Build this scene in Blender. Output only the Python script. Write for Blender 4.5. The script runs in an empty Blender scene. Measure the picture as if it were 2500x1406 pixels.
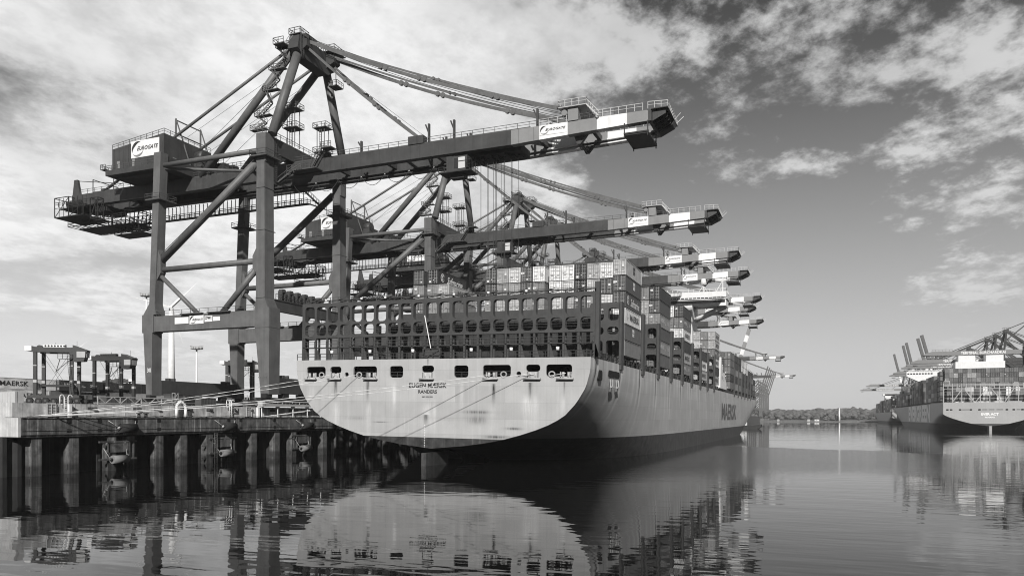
import bpy, bmesh, math, random
from mathutils import Vector, Matrix
random.seed(7)
S = bpy.context.scene
COL = S.collection
R = math.radians

# ------------------------------------------------------------------ materials
def nd(nt, t, **k):
    n = nt.nodes.new(t)
    for a, v in k.items():
        if a == 'inp':
            for kk, vv in v.items(): n.inputs[kk].default_value = vv
        else: setattr(n, a, v)
    return n
def lk(nt, a, b): nt.links.new(a, b)
MATS = {}
def mat(name, g, rough=0.55, var=0.25, streak=0.0, scale=0.6, metal=0.0, bump=0.0, corr=None, spec=0.35, emit=0.0, seed=0.0, light=0.0, tide=0.0):
    """grey procedural paint: soft blotches, vertical run-off streaks, optional ribbing"""
    if name in MATS: return MATS[name]
    m = bpy.data.materials.new(name); m.use_nodes = True
    nt = m.node_tree; nt.nodes.clear()
    out = nd(nt, 'ShaderNodeOutputMaterial'); b = nd(nt, 'ShaderNodeBsdfPrincipled')
    lk(nt, b.outputs[0], out.inputs[0])
    b.inputs['Roughness'].default_value = rough; b.inputs['Metallic'].default_value = metal
    b.inputs['Specular IOR Level'].default_value = spec
    geo = nd(nt, 'ShaderNodeNewGeometry')
    no = nd(nt, 'ShaderNodeTexNoise', inp={'Scale': scale, 'Detail': 7.0, 'Roughness': 0.62})
    mp0 = nd(nt, 'ShaderNodeMapping', inp={'Location': (seed, seed*1.7, 0)})
    lk(nt, geo.outputs['Position'], mp0.inputs[0]); lk(nt, mp0.outputs[0], no.inputs['Vector'])
    mr = nd(nt, 'ShaderNodeMapRange', inp={'From Min': 0.3, 'From Max': 0.72, 'To Min': 1-var, 'To Max': 1+var*0.6})
    lk(nt, no.outputs[0], mr.inputs[0]); fac = mr.outputs[0]
    if streak:
        mp = nd(nt, 'ShaderNodeMapping', inp={'Scale': (1.1, 1.1, 0.035), 'Location': (seed*3, 2, 5)})
        lk(nt, geo.outputs['Position'], mp.inputs[0])
        n2 = nd(nt, 'ShaderNodeTexNoise', inp={'Scale': 1.3, 'Detail': 5.0, 'Roughness': 0.7}); lk(nt, mp.outputs[0], n2.inputs['Vector'])
        m2 = nd(nt, 'ShaderNodeMapRange', inp={'From Min': 0.52, 'From Max': 0.74, 'To Min': 1.0, 'To Max': 1-streak})
        lk(nt, n2.outputs[0], m2.inputs[0])
        mm = nd(nt, 'ShaderNodeMath', operation='MULTIPLY'); lk(nt, fac, mm.inputs[0]); lk(nt, m2.outputs[0], mm.inputs[1]); fac = mm.outputs[0]
        if light:
            m3 = nd(nt, 'ShaderNodeMapRange', inp={'From Min': 0.46, 'From Max': 0.28, 'To Min': 1.0, 'To Max': 1+light})
            lk(nt, n2.outputs[0], m3.inputs[0])
            mm = nd(nt, 'ShaderNodeMath', operation='MULTIPLY'); lk(nt, fac, mm.inputs[0]); lk(nt, m3.outputs[0], mm.inputs[1]); fac = mm.outputs[0]
    if tide:   # weed and wet band up to the high water mark
        sz = nd(nt, 'ShaderNodeSeparateXYZ'); lk(nt, geo.outputs['Position'], sz.inputs[0])
        ed = nd(nt, 'ShaderNodeMath', operation='MULTIPLY_ADD', inp={1: -1.6, 2: 0.8}); lk(nt, no.outputs[0], ed.inputs[0])
        sm_ = nd(nt, 'ShaderNodeMath', operation='ADD'); lk(nt, sz.outputs[2], sm_.inputs[0]); lk(nt, ed.outputs[0], sm_.inputs[1])
        mt_ = nd(nt, 'ShaderNodeMapRange', inp={'From Min': tide-.25, 'From Max': tide+.25, 'To Min': .45, 'To Max': 1.0}); lk(nt, sm_.outputs[0], mt_.inputs[0])
        mm = nd(nt, 'ShaderNodeMath', operation='MULTIPLY'); lk(nt, fac, mm.inputs[0]); lk(nt, mt_.outputs[0], mm.inputs[1]); fac = mm.outputs[0]
    mg = nd(nt, 'ShaderNodeMath', operation='MULTIPLY', inp={1: g}); lk(nt, fac, mg.inputs[0])
    lk(nt, mg.outputs[0], b.inputs['Base Color'])
    if corr or bump:
        bp = nd(nt, 'ShaderNodeBump', inp={'Strength': 1.0, 'Distance': bump or 0.05})
        if corr:
            tc = nd(nt, 'ShaderNodeTexCoord'); mp = nd(nt, 'ShaderNodeMapping', inp={'Scale': corr})
            lk(nt, tc.outputs['Object'], mp.inputs[0])
            w = nd(nt, 'ShaderNodeTexWave', wave_profile='TRI' if False else 'SIN', inp={'Scale': 1.0, 'Distortion': 0.0}); w.bands_direction = 'Y'
            lk(nt, mp.outputs[0], w.inputs['Vector']); lk(nt, w.outputs['Fac'], bp.inputs['Height'])
        else: lk(nt, no.outputs[0], bp.inputs['Height'])
        lk(nt, bp.outputs[0], b.inputs['Normal'])
    if emit:
        b.inputs['Emission Color'].default_value = (1, 1, 1, 1); b.inputs['Emission Strength'].default_value = emit
    MATS[name] = m
    return m

# ------------------------------------------------------------------ mesh builder
class MB:
    def __init__(s): s.v = []; s.f = []; s.sm = []; s.mi = []; s.cur = 0
    def face(s, idx, smooth=False): s.f.append(idx); s.sm.append(smooth); s.mi.append(s.cur)
    def hexa(s, P):
        n = len(s.v); s.v += [tuple(p) for p in P]
        for q in ((0,3,2,1),(4,5,6,7),(0,1,5,4),(1,2,6,5),(2,3,7,6),(3,0,4,7)): s.face(tuple(n+i for i in q))
        return s
    def box(s, x0, x1, y0, y1, z0, z1):
        return s.hexa([(x0,y0,z0),(x1,y0,z0),(x1,y1,z0),(x0,y1,z0),(x0,y0,z1),(x1,y0,z1),(x1,y1,z1),(x0,y1,z1)])
    def taper(s, b, zb, t, zt):
        """b,t = (x0,x1,y0,y1) rectangles at two heights"""
        return s.hexa([(b[0],b[2],zb),(b[1],b[2],zb),(b[1],b[3],zb),(b[0],b[3],zb),(t[0],t[2],zt),(t[1],t[2],zt),(t[1],t[3],zt),(t[0],t[3],zt)])
    def beam(s, p, q, w, h=None, up=(0,0,1)):
        h = h or w; p = Vector(p); q = Vector(q); d = q-p
        if d.length < 1e-6: return s
        d.normalize(); u = Vector(up)
        if abs(d.dot(u)) > 0.98: u = Vector((0,1,0)) if abs(d.y) < 0.9 else Vector((1,0,0))
        a = d.cross(u).normalized()*w/2; b = a.cross(d).normalized()*h/2
        return s.hexa([p-a-b, p+a-b, p+a+b, p-a+b, q-a-b, q+a-b, q+a+b, q-a+b])
    def tube(s, p, q, r, r2=None, n=14, cap=True):
        r2 = r if r2 is None else r2; p = Vector(p); q = Vector(q); d = (q-p).normalized()
        u = Vector((0,0,1)) if abs(d.z) < 0.95 else Vector((1,0,0))
        a = d.cross(u).normalized(); b = d.cross(a)
        k = len(s.v)
        for c, rr in ((p, r), (q, r2)):
            for i in range(n):
                t = 2*math.pi*i/n; s.v.append(tuple(c + a*math.cos(t)*rr + b*math.sin(t)*rr))
        for i in range(n): s.face((k+i, k+(i+1)%n, k+n+(i+1)%n, k+n+i), True)
        if cap: s.face(tuple(k+i for i in range(n-1,-1,-1))); s.face(tuple(k+n+i for i in range(n)))
        return s
    def path(s, pts, r, n=6):
        for a, b in zip(pts, pts[1:]): s.tube(a, b, r, n=n)
        return s
    def prism(s, poly, axis, a, b):
        """poly of 2-D points extruded along axis 'x','y' or 'z' from a to b"""
        k = len(s.v); n = len(poly)
        for c in (a, b):
            for (u, v) in poly: s.v.append({'x': (c,u,v), 'y': (u,c,v), 'z': (u,v,c)}[axis])
        s.face(tuple(range(k+n-1, k-1, -1))); s.face(tuple(range(k+n, k+2*n)))
        for i in range(n): s.face((k+i, k+(i+1)%n, k+n+(i+1)%n, k+n+i))
        return s
    def rail(s, pts, h=1.1, sp=2.2, r=0.045, mid=True):
        for a, b in zip(pts, pts[1:]):
            a = Vector(a); b = Vector(b); L = (b-a).length; m = max(1, round(L/sp)); up = Vector((0,0,h))
            for i in range(m+1):
                p = a.lerp(b, i/m); s.beam(p, p+up, r*2)
            s.beam(a+up, b+up, r*2)
            if mid: s.beam(a+up*0.55, b+up*0.55, r*1.5)
        return s
    def stair(s, a, b, w=0.8, step=0.45, side='y', rail=True):
        a = Vector(a); b = Vector(b); o = Vector((0, w/2, 0)) if side == 'y' else Vector((w/2, 0, 0))
        for k in (-1, 1): s.beam(a+o*k, b+o*k, 0.08, 0.25)
        n = max(2, int((b-a).length/step))
        for i in range(n+1):
            p = a.lerp(b, i/n)
            s.beam(p-o, p+o, 0.22, 0.06)
        if rail:
            up = Vector((0,0,1.0))
            for k in (-1, 1): s.rail([a+o*k, b+o*k], 1.0, 2.0, 0.035, False)
        return s
    def ladder(s, a, b, w=0.5, side='x', r=0.035, cage=False):
        a = Vector(a); b = Vector(b); o = Vector((w/2,0,0)) if side == 'x' else Vector((0,w/2,0))
        for k in (-1, 1): s.beam(a+o*k, b+o*k, r*2)
        n = max(2, int((b-a).length/0.4))
        for i in range(n+1):
            p = a.lerp(b, i/n); s.beam(p-o, p+o, r*1.6)
        return s
    def build(s, name, m, parent=None, origin=None, fix=True):
        me = bpy.data.meshes.new(name)
        o0 = Vector(origin) if origin is not None else (Vector(parent['o']) if parent is not None and 'o' in parent else Vector((0,0,0)))
        me.from_pydata([(x-o0.x, y-o0.y, z-o0.z) for x, y, z in s.v], [], s.f)
        ms = m if isinstance(m, (list, tuple)) else [m]
        for q in ms: me.materials.append(q)
        me.polygons.foreach_set('use_smooth', s.sm); me.polygons.foreach_set('material_index', s.mi)
        me.update()
        if fix:
            bm = bmesh.new(); bm.from_mesh(me); bmesh.ops.recalc_face_normals(bm, faces=bm.faces); bm.to_mesh(me); bm.free()
        o = bpy.data.objects.new(name, me); COL.objects.link(o)
        if parent is not None:
            o.parent = parent
            if 'o' in parent: o['o'] = list(o0)
        elif origin is not None: o.location = o0
        return o

def thing(name, label, cat, loc=(0,0,0), group=None, world=True):
    o = bpy.data.objects.new(name, None); COL.objects.link(o); o.location = loc; o.empty_display_size = 0.5
    if world: o['o'] = list(loc)
    tag(o, label, cat, group); return o
def tag(o, label, cat, group=None, kind=None):
    o['label'] = label; o['category'] = cat
    if group: o['group'] = group
    if kind: o['kind'] = kind
    return o
def struct(o, kind='structure'):
    o['kind'] = kind; return o
KIDS = {}
def kids(o): return [c for c in bpy.data.objects if c.parent == o]
def each(items, fn, name, m, parent):
    for it in items:
        b = MB(); fn(b, it); b.build(name, m, parent)
def copy_tree(src, dst_parent=None, childmap=None):
    if childmap is None:
        childmap = {}
        for c in bpy.data.objects:
            if c.parent: childmap.setdefault(c.parent.name, []).append(c)
    c = src.copy(); COL.objects.link(c)
    if dst_parent is not None: c.parent = dst_parent
    for k in childmap.get(src.name, []): copy_tree(k, c, childmap)
    return c

# plate with holes in a plane: outer/holes lists of (u,v); plane: origin o, axes U,V ; thickness along N
def rrect(u0, u1, v0, v1, r, n=4):
    r = min(r, (u1-u0)/2-1e-3, (v1-v0)/2-1e-3); P = []
    for cx, cy, a in ((u1-r, v0+r, -90), (u1-r, v1-r, 0), (u0+r, v1-r, 90), (u0+r, v0+r, 180)):
        for i in range(n+1):
            t = R(a+90*i/n); P.append((cx+r*math.cos(t), cy+r*math.sin(t)))
    return P
def plate(name, outer, holes, m, parent, fn, thick, thvec, inner=None):
    bm = bmesh.new(); ed = []
    for loop in [outer]+holes:
        vs = [bm.verts.new(fn(u, v)) for u, v in loop]
        for i in range(len(vs)): ed.append(bm.edges.new((vs[i], vs[(i+1) % len(vs)])))
    bmesh.ops.triangle_fill(bm, use_beauty=True, use_dissolve=False, edges=ed)
    if thick:
        r = bmesh.ops.extrude_face_region(bm, geom=list(bm.faces))
        vs = [g for g in r['geom'] if isinstance(g, bmesh.types.BMVert)]
        bmesh.ops.translate(bm, verts=vs, vec=Vector(thvec)*thick)
    bmesh.ops.recalc_face_normals(bm, faces=bm.faces)
    me = bpy.data.meshes.new(name)
    if parent is not None and 'o' in parent: bmesh.ops.translate(bm, verts=bm.verts, vec=-Vector(parent['o']))
    bm.to_mesh(me); bm.free()
    me.materials.append(m)
    o = bpy.data.objects.new(name, me); COL.objects.link(o)
    if parent is not None:
        o.parent = parent
        if 'o' in parent: o['o'] = list(parent['o'])
    return o

# text laid on a plane: left-bottom corner c, direction U (reading), V (up), width, height
TXT = {}
def text_geo(s, bold=0.0, shear=0.0):
    k = (s, bold, shear)
    if k in TXT: return TXT[k]
    cu = bpy.data.curves.new('t', 'FONT'); cu.body = s; cu.offset = bold; cu.shear = shear; cu.resolution_u = 2
    cu.fill_mode = 'FRONT' if hasattr(cu, 'fill_mode') else cu.fill_mode
    o = bpy.data.objects.new('t', cu); COL.objects.link(o)
    dg = bpy.context.evaluated_depsgraph_get(); dg.update()
    me = bpy.data.meshes.new_from_object(o.evaluated_get(dg))
    vs = [tuple(v.co) for v in me.vertices]; fs = [tuple(p.vertices) for p in me.polygons]
    bpy.data.objects.remove(o); bpy.data.curves.remove(cu); bpy.data.meshes.remove(me)
    x0 = min(v[0] for v in vs); x1 = max(v[0] for v in vs); y0 = min(v[1] for v in vs); y1 = max(v[1] for v in vs)
    TXT[k] = ([((x-x0)/(x1-x0), (y-y0)/(y1-y0)) for x, y, z in vs], fs)
    return TXT[k]
def add_text(mb, s, c, U, V, w, h, bold=0.02, shear=0.0, off=0.02):
    vs, fs = text_geo(s, bold, shear); c = Vector(c); U = Vector(U).normalized(); V = Vector(V).normalized(); N = U.cross(V)
    k = len(mb.v)
    for (a, b) in vs: mb.v.append(tuple(c + U*a*w + V*b*h + N*off))
    for f in fs: mb.face(tuple(k+i for i in f))
def add_star(mb, c, U, V, r, off=0.03):
    c = Vector(c); U = Vector(U).normalized(); V = Vector(V).normalized(); N = U.cross(V); k = len(mb.v)
    for i in range(14):
        t = math.pi*i/7; rr = r if i % 2 == 0 else r*0.35
        mb.v.append(tuple(c+U*math.sin(t)*rr+V*math.cos(t)*rr+N*off))
    mb.face(tuple(range(k, k+14)))
def add_arc(mb, c, U, V, r0, r1, a0, a1, off=0.04, n=14):
    """crescent: ring segment whose inner edge is eccentric"""
    c = Vector(c); U = Vector(U).normalized(); V = Vector(V).normalized(); N = U.cross(V); k = len(mb.v)
    for i in range(n+1):
        t = R(a0+(a1-a0)*i/n); s_ = math.sin(math.pi*i/n); ri = r1-(r1-r0)*s_
        mb.v.append(tuple(c+U*math.cos(t)*r1+V*math.sin(t)*r1+N*off)); mb.v.append(tuple(c+U*math.cos(t)*ri+V*math.sin(t)*ri+N*off))
    for i in range(n): mb.face((k+2*i, k+2*i+1, k+2*i+3, k+2*i+2))
def sign(parent, c, U, V, w, h, kind='logo', name='sign'):
    """white panel with ring mark and slanted lettering"""
    c = Vector(c); U = Vector(U).normalized(); V = Vector(V).normalized(); N = U.cross(V)
    b = MB(); b.hexa([c, c+U*w, c+U*w-N*.06, c-N*.06, c+V*h, c+V*h+U*w, c+V*h+U*w-N*.06, c+V*h-N*.06])
    p = b.build(name, M_white, parent)
    if kind == 'logo':
        q = MB(); rr = h*0.46; cc = c+U*(h*0.5+w*.01)+V*h*0.5
        add_arc(q, cc, U, V, rr*0.6, rr, 60, 205); g = MB(); add_arc(g, cc, U, V, rr*0.72, rr, 215, 350)
        add_text(q, 'EUROGATE', c+U*w*0.22+V*h*0.4, U, V, w*0.75, h*0.24, 0.012, 0.35, 0.07)
        q.build('lettering', M_ink, p, fix=False); g.build('ring_mark', M_mid, p, fix=False)
    return p
# ------------------------------------------------------------------ palette
M_white = mat('white_paint', 0.8, 0.5, 0.10, 0.1)
M_ink = mat('black_lettering', 0.035, 0.5, 0.1)
M_steel = mat('crane_leg_paint', 0.13, 0.5, 0.28, 0.3, 0.3, light=.12)
M_dark = mat('crane_girder_paint', 0.06, 0.5, 0.3, 0.3, 0.35, light=.15)
M_mid = mat('boom_band_paint', 0.24, 0.5, 0.12, 0.08, 0.4)
M_gear = mat('greased_machinery', 0.028, 0.6, 0.3)
M_grate = mat('walkway_steel', 0.085, 0.6, 0.2)
M_lrail = mat('pale_railing', 0.5, 0.5, 0.1)
M_glass = mat('window_glass', 0.03, 0.08, 0.0, spec=0.9); M_pane = mat('pale_blind_pane', 0.6, 0.15, 0.0, spec=0.9)  # cab pane's pale base colour paints the sky's reflection into the glass
M_rope = mat('rope_fibre', 0.75, 0.8, 0.2, scale=6)
M_wire = mat('wire_rope', 0.05, 0.5, 0.1)
M_rubber = mat('tyre_rubber', 0.025, 0.85, 0.2)
M_lamp = mat('lamp_white', 0.8, 0.3, 0.0)

# ------------------------------------------------------------------ the crane (world x, y relative to crane centre line, z from water)
CX = -122.0
def make_crane(label):
    t = thing('container_crane', label, 'container crane', (CX, 0, 10.3), 'ship to shore cranes along the left quay')
    B = MB
    # legs: each one lower stem, widened knee and upper shaft
    for yl, dw, dl in ((-13.5, 3.4, 2.7), (13.5, 3.0, 2.6)):
        b = B(); b.taper((-108.1,-106,yl,yl+dw), 13, (-109.5,-105.8,yl-.05,yl+dw), 27)
        b.box(-109.6,-105.8,yl-.05,yl+dw,27,31); b.taper((-109.6,-106.3,yl,yl+dw), 31, (-109.3,-107,yl,yl+dw-.4), 33)
        b.taper((-109.3,-107,yl,yl+dw-.4), 33, (-109.1,-107.1,yl,yl+dw-.5), 61.4)
        b.box(-109.3,-106.9,yl+.1,yl+dw-.6,61.4,67.4)
        b.prism([(-109.3,38),(-110.5,39.6),(-110.5,42),(-109.3,44)], 'y', yl+.4, yl+2)
        for zz in (26.9,33.1,47.2,56): b.box(-109.75 if zz < 30 else -109.3,-105.75 if zz < 30 else -106.98,yl-.12,yl+dw+.02,zz-.06,zz+.06)
        for k in range(5): b.box(-108.6+.5*k,-108.5+.5*k,yl-.1,yl-.02,16.4,16.6)
        b.build('leg', M_steel, t)
        b = B(); b.taper((-139.7,-138.1,yl,yl+dl), 13, (-140.5,-137.9,yl-.05,yl+dl), 27)
        b.box(-140.9,-137.6,yl-.05,yl+dl,27,31); b.taper((-140.6,-136.9,yl,yl+dl), 31, (-138.8,-137.2,yl,yl+dl-.4), 33.5)
        b.taper((-138.8,-137.2,yl,yl+dl-.4), 33.5, (-137.4,-135.4,yl,yl+dl-.6), 66.9)
        b.prism([(-137,38.5),(-135.8,40.2),(-135.8,43.5),(-136.8,46)], 'y', yl+.3, yl+1.8)
        b.build('leg', M_steel, t)
        b = B(); b.box(-137.6,-109.6,yl+.2,yl+2.4,27.2,30.6); b.build('portal_beam', M_steel, t)
        ym = yl+1.2
        for p, q, r in (((-109.8,ym,62),(-137,ym,42.6),.82), ((-109.8,ym,41),(-137.4,ym,41),.62), ((-137,ym,40),(-125.8,ym,30.6),.5),
                        ((-110,ym,39.5),(-119.3,ym,30.6),.62), ((-109.2,ym,64.2),(-136,ym,64.2),.55)):
            b = B(); b.tube(p, q, r); b.build('brace', M_steel, t)
        b = B(); b.rail([(-137,yl+.25,30.6),(-110,yl+.25,30.6)], 1.1, 2.5)
        for xx in (-126.5,-119): b.box(xx-3,xx+3,yl-.5,yl+.25,30.55,30.75)
        b.build('railing', M_grate, t)
        for xa, za in ((-108.1, 56.5 if yl > 0 else 62.3), (-137, 56.2)):   # collars round the legs
            b = B(); b.box(xa-2.1,xa+2.1,yl-.9,yl+dw+.6,za,za+.3)
            b.rail([(xa-2.1,yl-.9,za+.3),(xa+2.1,yl-.9,za+.3),(xa+2.1,yl+dw+.6,za+.3),(xa-2.1,yl+dw+.6,za+.3),(xa-2.1,yl-.9,za+.3)], 1.1, 2)
            b.build('platform', M_grate, t)
    b = B(); b.tube((-136,-12.3,63.6),(-118,-4,63.3),.32,n=10); b.tube((-118,-4,63.3),(-109.5,-12.3,63.8),.32,n=10)
    b.build('brace', M_steel, t)
    # sill beams, bogies
    for x0, x1 in ((-139.5,-138),(-107.9,-106.1)):
        b = B(); b.box(x0,x1,-13.5+(3.4 if x0 > -120 else 2.7),13.5,13.2,16.5); b.box(x0+.1,x1-.1,-19,-13.5,14,15.6)
        b.v = b.v[:8]; b.f = b.f[:6]; b.sm = b.sm[:6]; b.mi = b.mi[:6]
        for yy in (-8.5,-7,9,10.6): b.box(x0+.2,x1-.2,yy,yy+.5,16.5,17.1)
        b.build('sill_beam', M_dark, t)
        for yc in (-13,-7.5,-1.5,9,15,19):
            b = B(); b.box(x0+.15,x1-.15,yc-.9,yc+.9,12.3,13.15); b.box(x0+.3,x1-.3,yc-2.4,yc+2.4,11.6,12.28)
            for k in range(4):
                yy = yc-1.9+1.27*k; b.tube((x0+.35,yy,10.95),(x1-.35,yy,10.95),.5,n=12)
            b.build('bogie', M_gear, t)
    # cross beams over the girders
    b = B(); b.taper((-109.2,-107,-10.7,13.6), 64.0, (-109.2,-107,-10.7,13.6), 67.2); b.prism([(-10.7,64),(-6,64),(-10.7,60.5)], 'x', -109,-107.2)
    b.build('cross_beam', M_dark, t)
    b = B(); b.box(-137.6,-135.6,-11.4,13.6,64.05,66.6); b.build('cross_beam', M_dark, t)
    for yl in (-12.3,14.7):
        b = B()
        for o_ in (-.7,.7): b.beam((-110.5,yl-.55,61+o_),(-137,yl-.55,43+o_),.09)
        for k in range(12): f_ = k/12; b.beam((-110.5-26.5*f_,yl-.55,61.8-18*f_),(-110.5-26.5*f_,yl-.55,60.2-18*f_),.07)
        b.build('conduit', M_grate, t)
    b = B(); b.rail([(-106.9,-10.5,67.2),(-106.9,13,67.2)], 1.1, 2); b.rail([(-109.2,-13,67.4),(-106.9,-13,67.4),(-106.9,-10.5,67.4)],1.1,1.2)
    b.ladder((-106.8,-10.2,58),(-106.8,-10.2,68.4),.6,'y'); b.build('railing', M_grate, t)
    # girders with painted bands
    bands = [(-175,-110,0),(-110,-55.8,0),(-55.8,-50,1),(-50,-44.3,2),(-44.3,-38.6,1),(-38.6,-32.9,2),(-32.9,-29,1)]
    for y0, y1, ins in ((-3.9,-2.5,1),(3.9,5.3,-1)):
        b = B()
        for xa, xb, mi in bands:
            b.cur = mi
            za = 61.0 if xa < -60 else 61.0+(xa+60)/28*0.9
            zb = 61.0 if xb < -60 else 61.0+(xb+60)/28*0.9
            b.hexa([(xa,y0,za),(xb,y0,zb),(xb,y1,zb),(xa,y1,za),(xa,y0,63.9),(xb,y0,63.9),(xb,y1,63.9),(xa,y1,63.9)])
            yi0, yi1 = (y1, y1+.55) if ins > 0 else (y0-.55, y0)     # trolley rail ledge on the inner side
            b.hexa([(xa,yi0,za+.5),(xb,yi0,zb+.5),(xb,yi1,zb+.5),(xa,yi1,za+.5),(xa,yi0,za+.8),(xb,yi0,zb+.8),(xb,yi1,zb+.8),(xa,yi1,za+.8)])
            # flange lip standing 6 cm proud along the bottom edge
            b.hexa([(xa,y0-.07,za-.08),(xb,y0-.07,zb-.08),(xb,y1+.07,zb-.08),(xa,y1+.07,za-.08),(xa,y0-.07,za),(xb,y0-.07,zb),(xb,y1+.07,zb),(xa,y1+.07,za)])
        b.cur = 0
        for k in range(13): xs = -170+9.4*k; b.box(xs-.09,xs+.09,y0-.045,y0-.001,61.02,63.88)
        for k in range(40): xs = -172+3.1*k; b.box(xs-.03,xs+.03,y0-.02,y0-.001,61.02,63.88)
        g = b.build('girder', [M_dark, M_mid, M_white], t)
        if y0 < 0: sign(g, (-49.9,-3.96,62.0), (1,0,0), (0,0,1), 5.4, 1.8, name='sign')
        b = B(); b.rail([(-172,y0+.1,63.95),(-32.9,y0+.1,63.95)], 1.1, 2.4, .04); b.box(-168,-52,(y0+y1)/2-.25,(y0+y1)/2+.25,64.0,64.25)
        b.build('railing', M_grate, g)
        b = B(); b.rail([(-50,y0,63.95),(-44.5,y0,64.0)], 1.15, 1.8, .045); b.rail([(-39,y0,63.95),(-30,y0,63.95)], 1.3, 1.4, .045)
        b.build('pale_railing', M_lrail, g)
    each((-170,-160,-150,-128,-118,-98,-86,-74,-62.5,-51,-40), lambda b, xx: b.box(xx-.35,xx+.35,-2.45,3.85,62.2,63.2), 'tie_beam', M_dark, t)
    # underside rib seen near the boom end
    b = B(); b.prism([(-43.5,61.6),(-41,61.6),(-42.2,60.0),(-42.9,60.0)], 'y', -2.4, -1.7); b.prism([(-43.5,61.4),(-41,61.4),(-42.2,60.0),(-42.9,60.0)], 'y', 3.1, 3.8); b.beam((-42.5,-2,60.1),(-42.5,3.5,60.1),.25); b.build('buffer_frame', M_dark, t)
    for xx, h in ((-90.2,2.6),(-74.1,4),(-68.4,4),(-50.6,3.6)):      # posts on the girder
        for yy in (-3.2, 4.6): b = B(); b.box(xx-.18,xx+.18,yy-.25,yy+.25,63.95,63.95+h); b.beam((xx,yy,63.9+h*.5),(xx-.8,yy,63.9+h),.25); b.build('boom_rest', M_dark, t)
    for y0 in (-4.1, 3.7):
        b = B(); b.box(-78.5,-75,y0,y0+1.8,63.95,65.6); b.build('stay_anchor', M_dark, t)
        b = B(); b.box(-44.2,-42.2,y0,y0+1.8,63.95,66.4); b.tube((-44.9,y0-.1,65.6),(-44.9,y0+1.9,65.6),.55,n=12); b.build('stay_anchor', M_mid, t)
    b = B(); b.box(-108.3,-107.2,-10,13.4,30.8,33.0); b.box(-108.5,-107,-10,13.4,33.02,33.2); b.rail([(-107,-10,33.2),(-107,13.4,33.2)],1.1,2); b.build('rail_beam', M_dark, t)
    for k in range(6):                                               # rounded cable guide hoops on the waterside beam
        y_ = -7.8+2.6*k; b = B(); b.prism([(y_,33.2),(y_,35.2),(y_+.35,35.7),(y_+1.2,35.7),(y_+1.55,35.2),(y_+1.55,33.2),(y_+1.2,33.2),(y_+1.2,35.0),(y_+.35,35.0),(y_+.35,33.2)],'x',-108.2,-107.2); b.build('cable_hoop', M_dark, t)
    b = B(); b.box(-46,-40.5,-4.6,5.8,66.42,66.55); b.rail([(-46,-4.6,66.5),(-40.5,-4.6,66.5),(-40.5,5.8,66.5),(-46,5.8,66.5),(-46,-4.6,66.5)],1.3,1.5,.05)
    b.stair((-40.5,-4.2,66.5),(-38.2,-4.2,64),.7); b.build('anchor_platform', M_lrail, t)
    # boom end: nose frame, platform hanging below it, aerials
    b = B(); b.box(-29,-28.4,-3.95,5.35,61.9,63.9); b.prism([(-28.4,63.9),(-25.4,63.9),(-25.8,63.1),(-28.4,61.9)], 'y', 2.5, 5.3)
    for k in range(5): b.prism([(-28.3,61.9),(-28.3,63.8),(-25.9,63.8),(-25.9,63.0)],'y',-3.6+1.7*k,-3.35+1.7*k)
    b.box(-28.4,-25.4,-4.2,6.2,63.85,64.0); b.build('boom_nose', M_dark, t)
    b = B(); b.rail([(-29,-4.2,64),(-25.5,-3.6,64),(-25.5,6.2,64),(-29,6.2,64)],1.25,1.3,.045); b.beam((-25.5,5,64),(-24.2,5.6,65.4),.1); b.beam((-25.5,3,64),(-24.3,3,65.2),.1)
    b.build('pale_railing', M_lrail, t)
    b = B(); b.box(-33.4,-28.8,-4.4,3.4,59.6,59.8)
    for xx in (-33.3,-29):
        for yy in (-4.3,3.3): b.beam((xx,yy,59.2),(xx,yy,61.9),.18)
    for k in range(6): b.beam((-33.4,-4.4+1.5*k,59.95),(-28.8,-4.4+1.5*k,59.95),.25)
    b.build('service_platform', M_gear, t)
    # A-frame
    ax, az = -105.0, 88.5
    for p, q, r in (((-106.5,-11.8,67.4),(ax,-5.0,az-1),.95),((-106.5,14.8,67),(ax,5.0,az-1),.95),((-133.5,-3.3,64),(ax-.6,-4.8,az+.4),.85),((-131.5,4.6,64),(ax-.6,4.8,az+.4),.85)):
        b = B(); b.tube(p, q, r, n=16); b.build('mast_leg', M_steel, t)
    for y0 in (-3.2, 4.6):
        b = B(); b.tube((-165,y0,64),(ax-1.2,y0*1.2,az+1.4),.34,n=10); b.build('backstay', M_steel, t)
        b = B(); b.beam((-148.7,y0,75.2),(-138,y0,64.2),.22); b.beam((-136,y0+.1,64.2),(-141.5,y0,78.8),.22); b.beam((-141.5,y0,64.3),(-141.5,y0,78.6),.3)
        b.build('stay_prop', M_steel, t)
    b = B(); b.beam((-141.5,-3.2,78.4),(-141.5,4.6,78.4),.22); b.beam((-141.5,-3.2,75.2),(-141.5,4.6,75.2),.22); b.build('stay_prop', M_steel, t)
    b = B(); b.prism([(-7,az-1.2),(-6.4,az+1.7),(6.4,az+1.9),(7,az-.8),(4,az-2.8),(-4,az-2.6)], 'x', ax-1.3, ax+1.3)
    b.prism([(ax+1.3,az-1.5),(ax+3.4,az-.4),(ax+3.4,az+1),(ax+1.3,az+1.6)], 'y', 3.2, 5.6)
    b.prism([(ax+1.3,az-1.2),(ax+2.6,az-.4),(ax+2.6,az+1),(ax+1.3,az+1.4)], 'y', -5.6, -3.6)
    b.build('mast_head', M_dark, t)
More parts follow.
